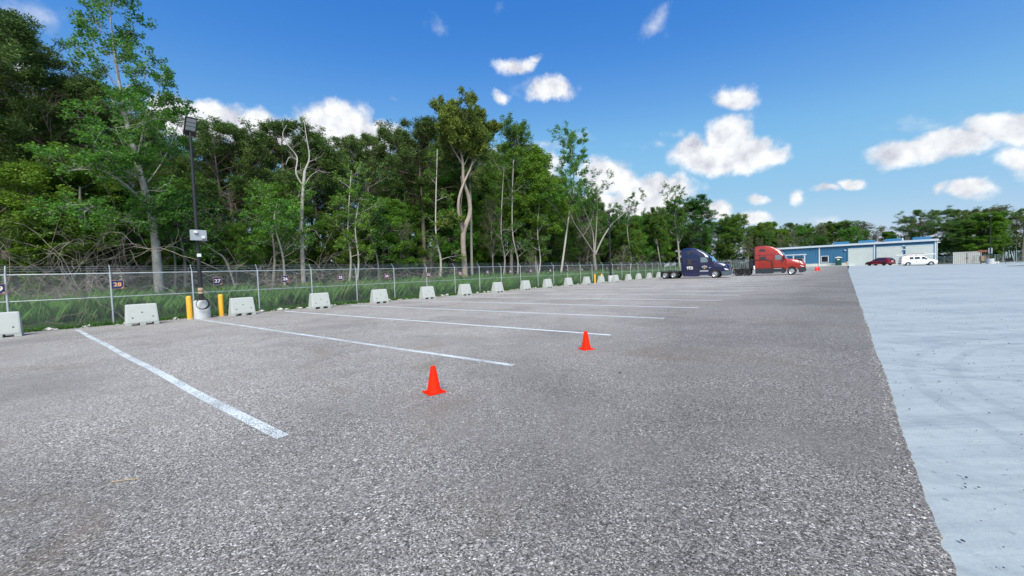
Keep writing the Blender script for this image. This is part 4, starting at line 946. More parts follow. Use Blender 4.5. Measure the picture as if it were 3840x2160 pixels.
# utility poles and wires
def upole(px, dep, ytop, label, arms=True):
    p = farpt(px, dep); top = EYE + ray(px, ytop).z * dep / FPX
    T = thing('utility_pole', label, 'utility pole', p, -.75, 'wooden utility poles behind the workshop')
    MB().tube([(0, 0, 0), (0, 0, top)], [.17, .12], 10).build('pole', M_WOODP, T, True)
    if arms: MB().box(-1.2, 1.2, -.07, .07, top - 1.15, top - 1.0).build('crossarm', M_TRIM, T); MB().lathe([(.06, top - 1.0), (.07, top - .8), (0, top - .78)], 8, (1.1, 0, 0)).lathe([(.06, top - 1.0), (.07, top - .8), (0, top - .78)], 8, (-1.1, 0, 0)).build('insulators', M_WHITE, T)
    return Vector((p.x, p.y, top))
t1 = upole(3763, 108, 840, 'wooden utility pole with a crossarm in front of the bare trees at far right')
t2 = upole(2857, 150, 888, 'thin far utility pole rising above the back of the red truck')
t0 = farpt(3990, 90); t0.z = t1.z
for (z_, lab) in ((-.35, 'upper pale power line sagging behind the blue workshop roof'), (-1.25, 'lower pale power line sagging behind the blue workshop roof')):
    pts = []
    for A, B_, sg in ((t0, t1, .1), (t1, t2, 1.2)):
        for k in range(17):
            u_ = k / 16; q_ = A.lerp(B_, u_); pts.append((q_.x, q_.y, q_.z + z_ - sg * 4 * u_ * (1 - u_)))
    o = MB().tube(pts, .022, 4).build('power_line', M_TRIM, None, True); tag(o, lab, 'power line', 'power lines behind the workshop')
# ------------------------------------------------------------------ vegetation
def leaf_mesh(name, pts, rad, count, size, mat, seed, needles=False, tint=None, aspect=1.6, up=.35):
    """count leaf blades round every cluster point; needles are long thin blades leaving the point"""
    rg = np.random.default_rng(seed); pts = np.asarray(pts, dtype=np.float64); n = len(pts)
    base = np.repeat(pts, count, axis=0); N_ = len(base)
    ct = np.repeat(rg.uniform(0, 1, n) if tint is None else tint, count)
    if needles:
        d = rg.normal(size=(N_, 3)); d[:, 2] += .5; d /= np.linalg.norm(d, axis=1)[:, None]
        s = size * rg.uniform(.7, 1.3, N_); c = base + d * (s * .55)[:, None] + rg.normal(size=(N_, 3)) * rad
        a = d * (s * .5)[:, None]; b = np.cross(d, rg.normal(size=(N_, 3))); b /= np.linalg.norm(b, axis=1)[:, None]; b *= (s * .13)[:, None]
    else:
        off = rg.normal(size=(N_, 3)); off /= np.linalg.norm(off, axis=1)[:, None]; off *= (rad * rg.uniform(.15, 1, N_) ** .6)[:, None]; off[:, 2] *= .7
        c = base + off; nn = rg.normal(size=(N_, 3)); nn[:, 2] = np.abs(nn[:, 2]) + up; nn /= np.linalg.norm(nn, axis=1)[:, None]
        a = np.cross(nn, rg.normal(size=(N_, 3))); a /= np.linalg.norm(a, axis=1)[:, None]; b = np.cross(nn, a)
        s = size * rg.uniform(.6, 1.35, N_); a *= (s * .5)[:, None]; b *= (s * .5 / aspect)[:, None]
    v = np.empty((N_, 4, 3)); v[:, 0] = c - a; v[:, 1] = c + b; v[:, 2] = c + a; v[:, 3] = c - b
    t = np.clip(ct * .55 + rg.uniform(0, .45, N_), 0, 1)
    return quads(name, v.reshape(-1, 3), N_, mat, t)
def quads(name, v, n, mat, t):
    me = bpy.data.meshes.new(name); me.vertices.add(4 * n); me.vertices.foreach_set('co', v.astype(np.float32).ravel())
    me.loops.add(4 * n); me.loops.foreach_set('vertex_index', np.arange(4 * n, dtype=np.int32))
    me.polygons.add(n); me.polygons.foreach_set('loop_start', np.arange(0, 4 * n, 4, dtype=np.int32))
    at = me.attributes.new('tint', 'FLOAT', 'FACE'); at.data.foreach_set('value', t.astype(np.float32))
    me.materials.append(mat); me.update(calc_edges=True); return me
def rv(r): return Vector((r.uniform(-1, 1), r.uniform(-1, 1), r.uniform(-1, 1)))
def limb(mb, r, p, d, ln, rad, lvl, tips, kids=(4, 4), wob=.22, up=.06, spread=.9, lenf=.55, minr=.006, tipn=3, start=.3):
    n = 5 if lvl > 0 else 3; pts = [p.copy()]; ds = [d.normalized()]; st = ln / n; q = p.copy(); dd = d.normalized()
    for i in range(n):
        dd = (dd + rv(r) * wob + Vector((0, 0, up))).normalized(); q = q + dd * st; pts.append(q.copy()); ds.append(dd)
    rr = [max(minr, rad * (1 - .75 * i / n)) for i in range(n + 1)]
    mb.tube(pts, rr, 5 if rad > .05 else 3, False)
    if lvl == 0:
        for k in range(tipn): tips.append(tuple(pts[-1].lerp(pts[0], k / tipn * .8)))
        return
    nk = kids[0] if lvl == 2 else kids[1]
    for k in range(nk):
        f = start + (1 - start) * (k + r.random() * .8) / nk; f = min(f, .99); i = int(f * n); a = pts[i].lerp(pts[i + 1], f * n - i)
        side = ds[i].cross(rv(r)); side = side.normalized() if side.length > .01 else Vector((1, 0, 0))
        nd = (ds[i] * (1 - spread * .45) + side * spread * r.uniform(.6, 1.1)).normalized()
        limb(mb, r, a, nd, ln * lenf * r.uniform(.7, 1.15), rad * (1 - .6 * f) * .55, lvl - 1, tips, kids, wob, up, spread, lenf, minr, tipn, start)
    limb(mb, r, pts[-1], ds[-1], ln * lenf * .6, rr[-1], lvl - 1 if lvl > 1 else 0, tips, kids, wob, up, spread, lenf, minr, tipn, start)
def trunk_path(r, H, lean=.03, wob=.02, n=10, pts=None):
    if pts: return [Vector(p) for p in pts]
    q = Vector((0, 0, -.2)); d = Vector((r.uniform(-lean, lean), r.uniform(-lean, lean), 1)).normalized(); o = [q.copy()]
    for i in range(n):
        d = (d + Vector((r.uniform(-wob, wob), r.uniform(-wob, wob), .02))).normalized(); q = q + d * (H * 1.0 / n); o.append(q.copy())
    return o
def along(path, f):
    n = len(path) - 1; x = min(f * n, n - 1e-4); i = int(x); return path[i].lerp(path[i + 1], x - i)
# kinds: crown base (fraction), limb length profile, number of limbs, up angle, leaf data
def make_tree(kind, seed, H, path=None, r0=None):
    r = random.Random(seed); mb = MB(); tips = []
    K = dict(
        pine=dict(cb=.52, nl=26, ll=.19, ang=.25, r0=.013, kids=(5, 4), up=.10, spread=.85, prof=lambda u: .45 + .75 * math.sin(math.pi * min(1, u * .9 + .12)) , wob=.2),
        umbrella=dict(cb=.60, nl=34, ll=.22, ang=.55, r0=.014, kids=(5, 5), up=.10, spread=.85, prof=lambda u: .75 + .5 * math.sin(math.pi * u), wob=.24),
        broad=dict(cb=.16, nl=34, ll=.24, ang=.45, r0=.012, kids=(5, 4), up=.07, spread=.95, prof=lambda u: .5 + .75 * math.sin(math.pi * (u * .92 + .04)), wob=.22),
        tall=dict(cb=.34, nl=30, ll=.19, ang=.6, r0=.012, kids=(5, 4), up=.08, spread=.9, prof=lambda u: .5 + .7 * math.sin(math.pi * (u * .9 + .06)), wob=.2),
        sparse=dict(cb=.36, nl=18, ll=.25, ang=.8, r0=.012, kids=(4, 4), up=.07, spread=.8, prof=lambda u: .6 + .5 * math.sin(math.pi * u), wob=.18),
        bare=dict(cb=.22, nl=20, ll=.26, ang=.7, r0=.011, kids=(5, 4), up=.03, spread=.9, prof=lambda u: .7 + .4 * math.sin(math.pi * u), wob=.3),
        shrub=dict(cb=.03, nl=26, ll=.42, ang=.7, r0=.014, kids=(4, 4), up=.06, spread=.95, prof=lambda u: .65 + .5 * math.sin(math.pi * u), wob=.3))[kind]
    path = trunk_path(r, H, .05 if kind != 'shrub' else .15, .03 if kind in ('pine', 'umbrella', 'tall') else .07, 10, path)
    r0 = r0 or H * K['r0']; n = len(path) - 1
    mb.tube(path, [r0 * 1.25 if i == 0 else r0 * (1 - .85 * (i / n) ** 1.1) for i in range(n + 1)], 10, False)
    for k in range(K['nl']):
        u = (k + r.random()) / K['nl']; f = K['cb'] + (1 - K['cb']) * u; p = along(path, min(.99, f)); az = k * 2.4 + r.uniform(-.5, .5)
        ln = H * K['ll'] * K['prof'](u) * r.uniform(.65, 1.15); el = K['ang'] + .5 * u + r.uniform(-.25, .25)
        d = Vector((math.cos(az) * math.cos(el), math.sin(az) * math.cos(el), math.sin(el)))
        limb(mb, r, p, d, ln, r0 * (1 - .8 * f) * .5 + .012, 2, tips, K['kids'], K['wob'], K['up'], K['spread'], .5)
    if kind in ('pine', 'tall', 'umbrella'):      # dead stubs on the bare bole
        for k in range(7):
            f = r.uniform(.18, K['cb']); p = along(path, f); az = r.uniform(0, 6.28); limb(mb, r, p, Vector((math.cos(az), math.sin(az), r.uniform(-.1, .5))), H * r.uniform(.04, .1), .025, 1, [], (2, 2), .3, 0, .8, .5, .006)
    return mb, tips
LEAF = dict(pine=dict(rad=.13, count=34, size=.19, needles=True), umbrella=dict(rad=.13, count=34, size=.19, needles=True), broad=dict(rad=.33, count=24, size=.125), tall=dict(rad=.28, count=20, size=.12),
            sparse=dict(rad=.26, count=11, size=.105), bare=None, shrub=dict(rad=.26, count=22, size=.11))
VAR = {}
def variant(key, kind, seed, H, bark, leaf, thin=1.0):
    mb, tips = make_tree(kind, seed, H); tw = mkmesh('trunk', mb.v, mb.f, bark, True); lm = None
    if LEAF[kind] and leaf:
        a = dict(LEAF[kind]); rr = random.Random(seed); tp_ = [t for t in tips if rr.random() < thin]
        if a.get('needles'): tp_ = [t for t in tips if math.sin(t[0] * 1.9 + 1.3 * math.sin(t[1] * 1.1)) + math.sin(t[1] * 2.1 + t[2]) + math.sin(t[2] * 2.2 + t[0] * .7) > -.2]
        lm = leaf_mesh('crown', tp_, a['rad'], a['count'], a['size'], leaf, seed, a.get('needles', False))
    zmax = max(max(v[2] for v in mb.v), 1); VAR.setdefault(key, []).append((tw, lm, zmax))
T_ALL = []
def place(key, i, p, H, rz, name, desc, cat, group, wide=1.0):
    tw, lm, h0 = VAR[key][i % len(VAR[key])]; k = H / h0
    T = thing(name, desc, cat, (p.x, p.y, p.z - .05), rz, group); T.scale = (k * wide, k * wide, k)
    link('trunk', tw, T)
    if lm: link('crown', lm, T)
    T_ALL.append((T, proj(p)[0])); return T
for s_ in range(4): variant('pine', 'pine', 11 + s_, 17, M_BARKP, M_LEAF_P, .62)
for s_ in range(2): variant('umbrella', 'umbrella', 21 + s_, 17, M_BARKP, M_LEAF_O)
for s_ in range(3): variant('broad', 'broad', 31 + s_, 11, M_BARKG, (M_LEAF_B, M_LEAF_D, M_LEAF_B)[s_])
for s_ in range(3): variant('tall', 'tall', 41 + s_, 15, M_BARKG, M_LEAF_B, .7)
for s_ in range(2): variant('fresh', 'broad', 51 + s_, 9, M_BARKG, M_LEAF_Y)
for s_ in range(2): variant('sparse', 'sparse', 61 + s_, 12, M_BARKG, M_LEAF_G)
for s_ in range(3): variant('bare', 'bare', 71 + s_, 8, M_TWIG, None)
for s_ in range(3): variant('shrub', 'shrub', 81 + s_, 4, M_TWIG, (M_LEAF_D, M_LEAF_D, M_LEAF_B)[s_])  # mostly the darker leaf: understorey shade put into the shrub colour
# skyline of the photograph: highest foliage for each column
SKY = [(-200, 150), (0, 190), (150, 200), (230, 330), (330, 250), (600, 330), (690, 480), (760, 530), (850, 480), (930, 560), (1020, 500), (1100, 470), (1160, 490), (1210, 500), (1260, 540), (1310, 530), (1370, 520), (1420, 560), (1470, 510), (1540, 500), (1600, 480), (1690, 450), (1830, 520),
       (1900, 480), (1960, 520), (2020, 620), (2060, 640), (2200, 680), (2330, 800), (2400, 780), (2480, 760), (2560, 760), (2650, 800), (2750, 820), (2850, 836), (2950, 836), (3050, 832), (3150, 840), (3250, 835), (3350, 838), (3450, 820), (3560, 800), (3650, 785), (3780, 775), (3900, 780)]
def height_for(p, lower=0):
    px, py = proj(Vector((p.x, p.y, EYE))); ytop = interp(SKY, px) + lower + max(0, 45 * (1 - max(0, px) / 2600))
    # raise a pole at p until it reaches the wanted picture row
    lo, hi = .5, 40
    for _ in range(24):
        m = (lo + hi) / 2
        if proj(Vector((p.x, p.y, m)))[1] < ytop: hi = m
        else: lo = m
    return lo
rt_ = random.Random(99)
def nearsign(px):
    best = min(SGN.items(), key=lambda kv: abs(kv[1] - px)); return best[0], abs(best[1] - px)
KD = {'pine': ('pine_tree', 'tall dark tufted pine', 'pine tree'), 'umbrella': ('pine_tree', 'golden green rounded pine', 'pine tree'), 'broad': ('broadleaf_tree', 'dense green leafy tree', 'tree'),
      'tall': ('broadleaf_tree', 'tall narrow leafy tree', 'tree'), 'fresh': ('broadleaf_tree', 'bright yellow green tree', 'tree'), 'sparse': ('broadleaf_tree', 'thin pale green tree', 'tree'),
      'bare': ('bare_tree', 'leafless pale twiggy tree', 'bare tree'), 'shrub': ('shrub', 'low leafy shrub', 'shrub')}
PEND = []
def auto(key, s_, t_, lower, row, hmul=1.0, H=None):
    p = ST(s_, t_); p.z = zg(s_, max(t_, 0)) * .5
    h = H if H else height_for(p, lower) * hmul
    if not (-900 < proj(Vector((p.x, p.y, EYE)))[0] < 4700) or (p.x * 0 + p.y) < 2: return None
    if row == 'front' and any(abs(proj(Vector((p.x, p.y, EYE)))[0] - c_) < w_ for c_, w_ in ((545, 60), (600, 70), (1140, 60), (1745, 110), (2110, 60), (2235, 70), (2540, 60))): return None
    nm, ds, ct = KD[key]
    T = place(key, rt_.randrange(9), p, max(1.2, h), rt_.uniform(0, 6.28), nm, 'x', ct, 'x', rt_.uniform(.9, 1.15)); PEND.append((T, key, row)); return T
# front, middle, back rows of the wood
s_ = -24.
while s_ < 122:
    k = rt_.choice(['broad', 'broad', 'fresh', 'tall', 'bare', 'bare', 'sparse', 'tall']); far = sm(s_ / 60)
    if k in ('broad', 'fresh', 'sparse', 'tall'): auto(k, s_, -8 - rt_.uniform(0, 3), 0, 'front', rt_.uniform(.36, .62) + .28 * far)
    elif k == 'bare': auto(k, s_, -7.5, 0, 'front', 1, rt_.uniform(4, 7))
    else: auto(k, s_, -7.5, 0, 'front', 1, rt_.uniform(2.5, 4.2))
    s_ += rt_.uniform(2.4, 3.8)
s_ = -28.
while s_ < 124:
    auto(rt_.choice(['tall', 'broad', 'broad', 'pine', 'fresh', 'bare']), s_, -13.5 - rt_.uniform(0, 3.5), 0, 'middle', rt_.uniform(.55, .85)); s_ += rt_.uniform(2.6, 4.0)
s_ = -34.
while s_ < 128:
    auto(rt_.choice(['pine', 'pine', 'tall', 'pine', 'broad', 'umbrella']), s_, -20 - rt_.uniform(0, 4), rt_.uniform(0, 70), 'back'); s_ += rt_.uniform(2.8, 4.4)
s_ = -40.
while s_ < 130:
    auto(rt_.choice(['broad', 'tall', 'broad', 'pine']), s_, -29 - rt_.uniform(0, 5), rt_.uniform(50, 130), 'rearmost'); s_ += rt_.uniform(3.4, 5.2)
s_ = -26.
while s_ < 118:
    auto('shrub', s_, -12 - rt_.uniform(0, 6), 0, 'under the trees', 1, rt_.uniform(3, 5.5)); s_ += rt_.uniform(3.5, 5.5)
# trees behind the workshop and along the far right
t_ = -14.
while t_ < 118:
    for (sd_, lw, row) in ((150, 34, 'front'), (163, 10, 'middle'), (176, 0, 'back')):
        if t_ > 52: sd_ -= min(26, (t_ - 52) * 1.1)
        key = rt_.choice(['broad', 'sparse', 'sparse', 'tall', 'fresh'] if row != 'back' else ['pine', 'sparse', 'sparse', 'broad', 'pine'])
        auto(key, sd_ + rt_.uniform(-3, 3), t_ + rt_.uniform(-2, 2), lw + rt_.uniform(-8, 26), 'far ' + row)
    t_ += rt_.uniform(4.6, 6.2)
# trees singled out in the photograph: (foot column, t, top row, kind, width, label)
HERO = [(30, -12, 60, 'pine', 1.25, 'huge dark pine at the left edge of the picture reaching high into the sky'), (150, -13, 190, 'pine', 1.5, 'broad dark pine right of the leftmost pine with drooping tufts'),
 (265, -12, 210, 'pine', 1.2, 'dark pine just left of the leaning pale trunk'), (855, -17, 450, 'pine', 1.2, 'slim dark pine outlined against the cloud right of the lamp post'), (1000, -19, 500, 'pine', 1.1, 'ragged dark pine left of the white leafless snag'),
 (1085, -16, 450, 'pine', 1.6, 'wide bushy pine directly behind the white leafless snag'), (1205, -17, 480, 'pine', 1.0, 'open crowned pine right of the white leafless snag'), (1370, -15, 505, 'pine', 1.25, 'round topped pine behind signs twenty-five and twenty-four'),
 (1475, -17, 500, 'pine', 1.1, 'narrow dark pine behind sign twenty-four'), (1590, -14, 458, 'pine', 1.35, 'full golden green pine left of the twisted pine'), (1915, -13, 440, 'tall', 1.15, 'tall leafy tree right of the twisted pine'),
 (1990, -11, 560, 'fresh', 1.0, 'bright green tree stepping down right of the tallest leafy tree'), (1460, -9, 740, 'fresh', 1.4, 'spreading yellow green tree with arching branches behind sign twenty-four'), (640, -9, 830, 'fresh', 1.1, 'low yellow green tree behind the tall lamp post'),
 (250, -9, 560, 'fresh', 1.15, 'bright leafy maple left of the leaning pale trunk'), (2600, -9, 740, 'broad', 1.3, 'rounded green tree above the dark blue truck'), (2720, -9, 800, 'broad', 1.2, 'rounded green tree above the hood of the dark blue truck'),
 (2840, -8, 838, 'fresh', 1.2, 'yellow green tree between the two trucks'), (2400, -10, 790, 'broad', 1.2, 'rounded tree left of the dark blue truck')]
for (px, t_, py, key, w, lab) in HERO:
    p = PT(px, HOR(px), t_); p.z = 0; h = PT(px, py, t_).z; nm, ds, ct = KD[key]
    if px < 300: h = EYE + ray(px - (60 if px > 100 else 15), py).z * Vector((p.x, p.y)).length / Vector((ray(px, py).x, ray(px, py).y)).length
    place(key, rt_.randrange(9), p, h, rt_.uniform(0, 6.28), nm, lab, ct, None, w)
FARH = [(3470, 100, 786, 'pine', 1.9, 'spreading flat topped pine standing out right of the workshop roof'), (3590, 104, 785, 'pine', 1.8, 'dark pine above the shipping container'), (3690, 104, 780, 'pine', 1.8, 'dark pine behind the far black lamp post'), (3630, 96, 805, 'fresh', 1.6, 'bright green tree left of the far black lamp post'),
 (3560, 98, 820, 'broad', 1.6, 'dark leafy tree between workshop and container'), (3760, 98, 765, 'sparse', 1.7, 'tall pale sparse tree behind the utility pole'), (3835, 95, 775, 'pine', 1.5, 'dark pine at the right edge of the picture'), (3230, 140, 830, 'sparse', 2.2, 'pale branching sycamore above the second roller door'),
 (3090, 140, 832, 'broad', 1.8, 'dark green tree above the portable toilet'), (3000, 150, 838, 'sparse', 2.0, 'pale branching sycamore above the left end of the workshop')]
for (px, dep, py, key, w, lab) in FARH:
    p = farpt(px, dep); h = EYE + ray(px, py).z * dep / FPX; nm, ds, ct = KD[key]
    place(key, rt_.randrange(9), p, h, rt_.uniform(0, 6.28), nm, lab, ct, None, w)
# labels of the unnamed trees: look, row, and what they stand near
from collections import defaultdict
cnt = defaultdict(list)
def spot(px):
    if px < 2470:
        n_, d = nearsign(px)
        if px < 300: return 'left of sign twenty-eight'
        return 'behind sign %s' % nw(n_)
    for lim, s_ in ((2600, 'behind the rear of the blue truck'), (2760, 'behind the front of the blue truck'), (2850, 'between the blue and red trucks'), (2960, 'behind the red truck'), (3080, 'above the canopy end of the workshop'), (3180, 'above the portable toilet'),
                    (3290, 'above the first roller door'), (3400, 'above the second roller door'), (3520, 'above the third roller door'), (3680, 'above the shipping container'), (3800, 'near the far black lamp post')):
        if px < lim: return s_
    return 'beyond the right edge fence'
ORD = ['', 'second ', 'third ', 'fourth ', 'fifth ', 'sixth ', 'seventh ', 'eighth ', 'ninth ', 'tenth ', 'eleventh ', 'twelfth ']
for T, key, row in PEND:
    px = proj(Vector((T.location.x, T.location.y, EYE)))[0]; cnt[(key, row, spot(px))].append((px, T))
for (key, row, sp_), lst in cnt.items():
    lst.sort(key=lambda a: a[0]); nm, ds, ct = KD[key]
    for i, (px, T) in enumerate(lst):
        if len(lst) == 1: q_ = ''
        elif i == 0: q_ = ', leftmost'
        elif i == len(lst) - 1: q_ = ', rightmost'
        else: q_ = ', %sfrom left' % ORD[min(i, 11)]
        rw = row if 'under' in row else row + ' row'
        T['label'] = '%s, %s, %s%s' % (ds, rw, sp_, q_); T['group'] = {'bare': 'leafless trees', 'shrub': 'undergrowth shrubs', 'pine': 'pines of the wood', 'umbrella': 'pines of the wood'}.get(key, 'leafy trees of the wood')
# ---- individually shaped trees
def hero(name, label, cat, stems, bark, leaf=None, seed=5, twigs=None, leafkind=None):
    """stems: list of (points as (px,py,t), r0, r1, limb spec or None)"""
    r = random.Random(seed); first_ = stems[0][0][0]; b0_ = PT(*first_); base = Vector((b0_.x, b0_.y, 0))
    T = thing(name, label, cat, base); mb = MB(); tips = []
    for pts, r0, r1, ls in stems:
        P3 = [PT(*q) - base for q in pts]; n = len(P3)
        if pts is stems[0][0]: P3[0].z = -.3
        Q = []     # smooth
        for i in range(n - 1):
            for k in range(4):
                u = k / 4; a0, a1, a2, a3 = P3[max(i - 1, 0)], P3[i], P3[i + 1], P3[min(i + 2, n - 1)]
                Q.append(.5 * ((2 * a1) + (a2 - a0) * u + (2 * a0 - 5 * a1 + 4 * a2 - a3) * u * u + (3 * a1 - a0 - 3 * a2 + a3) * u ** 3))
        Q.append(P3[-1]); m = len(Q) - 1
        mb.tube(Q, [r0 + (r1 - r0) * i / m for i in range(m + 1)], 12 if r0 > .1 else 7, False)
        if ls:
            f0, f1, nl, ln, el, lvl, kids, upb = ls
            for k in range(nl):
                f = f0 + (f1 - f0) * (k + r.random()) / nl; p = along(Q, min(f, .99)); az = k * 2.4 + r.uniform(-.6, .6); e = el + r.uniform(-.3, .3)
                limb(mb, r, p, Vector((math.cos(az) * math.cos(e), math.sin(az) * math.cos(e), math.sin(e))), ln * r.uniform(.6, 1.2), max(.012, (r0 + (r1 - r0) * f) * .4), lvl, tips, kids, .24, upb, .85, .52)
    mb.build('trunk', bark, T, True)
    if leaf and tips:
        lk = dict(leafkind or LEAF['sparse']); link('crown', leaf_mesh('crown', tips, lk['rad'], lk['count'], lk['size'], leaf, seed, lk.get('needles', False)), T)
    return T
hero('sweetgum_tree', 'tall leaning tree with pale smooth trunk between sign twenty-eight and the lamp post', 'tree',
     [([(602, 1160, -6), (590, 1000, -6), (576, 850, -6), (545, 720, -6), (512, 600, -6), (480, 480, -6.2), (450, 330, -6.4), (425, 160, -6.6), (410, 20, -6.8)], .24, .02, (.60, 1, 24, 1.9, .7, 2, (4, 4), .1)),
      ([(512, 600, -6), (540, 480, -5), (580, 380, -4.6), (600, 320, -4.6)], .035, .012, (.3, 1, 7, 1.2, .5, 2, (4, 3), .06)),
      ([(560, 780, -6), (480, 700, -5), (380, 640, -4.4), (250, 640, -4)], .06, .012, (.2, 1, 9, 1.8, .2, 2, (4, 3), .02)),
      ([(540, 700, -6), (600, 620, -6), (650, 520, -6.5), (680, 420, -7)], .03, .01, (.3, 1, 8, 1.1, .5, 2, (4, 3), .06)),
      ([(520, 620, -6), (470, 560, -5), (430, 470, -4.6)], .04, .012, (.2, 1, 9, 1.5, .4, 2, (4, 3), .05)),
      ([(530, 660, -6), (460, 640, -5), (400, 600, -4.8)], .04, .012, (.2, 1, 9, 1.5, .3, 2, (4, 3), .03)),
      ([(570, 850, -6), (620, 790, -6), (680, 760, -6.5)], .04, .01, (.2, 1, 6, 1.3, .3, 2, (4, 3), .02)),
      ([(572, 870, -6), (470, 830, -5), (360, 800, -4), (300, 760, -3.6)], .045, .01, (.2, 1, 8, 1.4, .0, 2, (4, 3), -.02))],
     M_BARKW, M_LEAF_B, 5, None, dict(rad=.22, count=6, size=.13))
hero('snag_tree', 'leafless chalk white dead tree with forked crooked top right of sign twenty-six', 'bare tree',
     [([(1142, 1130, -7), (1136, 1000, -7), (1130, 850, -7), (1136, 720, -7), (1143, 640, -7)], .17, .09, (.3, 1, 5, .7, .4, 1, (2, 2), .0)),
      ([(1138, 700, -7), (1110, 650, -7), (1114, 590, -7.2), (1080, 545, -7.3), (1060, 505, -7.4), (1075, 470, -7.4)], .065, .018, (.2, 1, 7, .9, .5, 1, (3, 3), .05)),
      ([(1114, 600, -7.2), (1085, 590, -7), (1072, 620, -7)], .03, .012, (.3, 1, 3, .5, .2, 1, (3, 2), 0)),
      ([(1143, 640, -7), (1160, 590, -7), (1150, 520, -7), (1140, 450, -7)], .07, .018, (.2, 1, 7, .8, .6, 1, (3, 3), .06)),
      ([(1145, 690, -7), (1165, 660, -6.8), (1195, 640, -6.5), (1215, 650, -6.4)], .035, .01, (.3, 1, 4, .6, .3, 1, (3, 2), 0))], M_BARKW, None, 6)
hero('twisted_pine', 'twin stemmed twisting pine with golden domed crown, tallest in the middle of the wood', 'pine tree',
     [([(1748, 1110, -8), (1742, 1000, -8), (1737, 880, -8), (1762, 800, -8), (1756, 735, -8), (1738, 680, -8), (1735, 610, -8), (1722, 540, -8), (1715, 480, -8)], .34, .07, (.72, 1, 13, 2.6, .75, 2, (5, 5), .12)),
      ([(1738, 880, -8), (1720, 800, -7.8), (1722, 740, -7.7), (1742, 680, -7.8), (1768, 620, -8), (1775, 555, -8.3), (1790, 490, -8.5)], .18, .06, (.6, 1, 11, 2.4, .7, 2, (5, 5), .12)),
      ([(1735, 620, -8), (1700, 560, -8), (1670, 510, -8)], .08, .03, (.3, 1, 7, 1.9, .7, 2, (5, 5), .12)),
      ([(1770, 620, -8), (1810, 560, -8.5), (1835, 520, -8.8)], .07, .02, (.3, 1, 6, 1.7, .7, 2, (5, 5), .12)),
      ([(1737, 850, -8), (1728, 780, -8.2), (1733, 720, -8.2), (1728, 660, -8)], .05, .03, None),
      ([(1740, 840, -8), (1700, 815, -7.5), (1665, 840, -7)], .04, .01, (.3, 1, 5, .8, .1, 1, (3, 3), -.03))], bark_mat('bark_vine', (.20, .16, .13), (.42, .36, .31)), M_LEAF_O, 8, None, dict(rad=.08, count=16, size=.32, needles=True))
hero('straight_pine', 'straight single grey pine bole just right of the twisted pine', 'pine tree',
     [([(1772, 1090, -9), (1768, 950, -9), (1766, 800, -9), (1762, 650, -9), (1765, 500, -9)], .17, .08, (.75, 1, 10, 1.8, .6, 2, (4, 4), .1))], M_BARKG, M_LEAF_P, 9, None, LEAF['pine'])
hero('slender_tree', 'slender pale leaning trunk with an airy crown behind the fence near sign eighteen', 'tree',
     [([(2098, 1080, -7), (2110, 980, -7), (2122, 890, -7), (2135, 800, -7.5), (2150, 740, -8), (2150, 640, -8), (2140, 540, -8)], .17, .03, (.5, 1, 20, 3.0, .7, 2, (5, 4), .1)),
      ([(2128, 850, -7), (2090, 790, -7), (2050, 750, -6.5)], .05, .015, (.3, 1, 6, 1.8, .3, 2, (4, 4), .03))], M_BARKW, M_LEAF_B, 12, None, dict(rad=.30, count=9, size=.19))
hero('forked_tree', 'wide forked tree with thick diverging limbs and thin leaves behind sign fifteen', 'tree',
     [([(2238, 1060, -7), (2232, 1000, -7), (2226, 950, -7)], .30, .24, None),
      ([(2226, 950, -7), (2195, 900, -7), (2150, 830, -7.5), (2135, 780, -8)], .15, .04, (.4, 1, 7, 2.6, .6, 2, (4, 4), .08)),
      ([(2228, 950, -7), (2222, 870, -7.3), (2190, 780, -7.6), (2180, 720, -8)], .14, .04, (.4, 1, 7, 2.4, .7, 2, (4, 4), .08)),
      ([(2230, 950, -7), (2236, 860, -7), (2240, 760, -7), (2238, 690, -7)], .12, .04, (.4, 1, 7, 2.2, .8, 2, (4, 4), .08)),
      ([(2232, 955, -7), (2262, 890, -6.6), (2300, 835, -6.4), (2350, 790, -6.2), (2385, 740, -6)], .15, .03, (.35, 1, 9, 1.8, .6, 2, (4, 4), .08))], M_BARKG, M_LEAF_B, 14, None, dict(rad=.28, count=5, size=.17))
hero('vase_tree', 'pale trunked vase shaped tree right behind the sleeper of the dark blue truck', 'tree',
     [([(2550, 1020, -5.5), (2545, 950, -5.5), (2540, 890, -5.5), (2532, 830, -6), (2530, 770, -6)], .24, .06, (.35, 1, 18, 3.6, .9, 2, (5, 4), .1))], M_BARKW, M_LEAF_B, 15, None, dict(rad=.36, count=9, size=.22))
hero('small_tree', 'slim pale trunk leaning left behind the rear wheels of the dark blue truck', 'tree',
     [([(2483, 1020, -6), (2470, 950, -6), (2462, 900, -6.5), (2450, 850, -7)], .17, .05, (.5, 1, 12, 2.8, .8, 2, (5, 4), .1))], M_BARKG, M_LEAF_Y, 16, None, dict(rad=.34, count=9, size=.22))
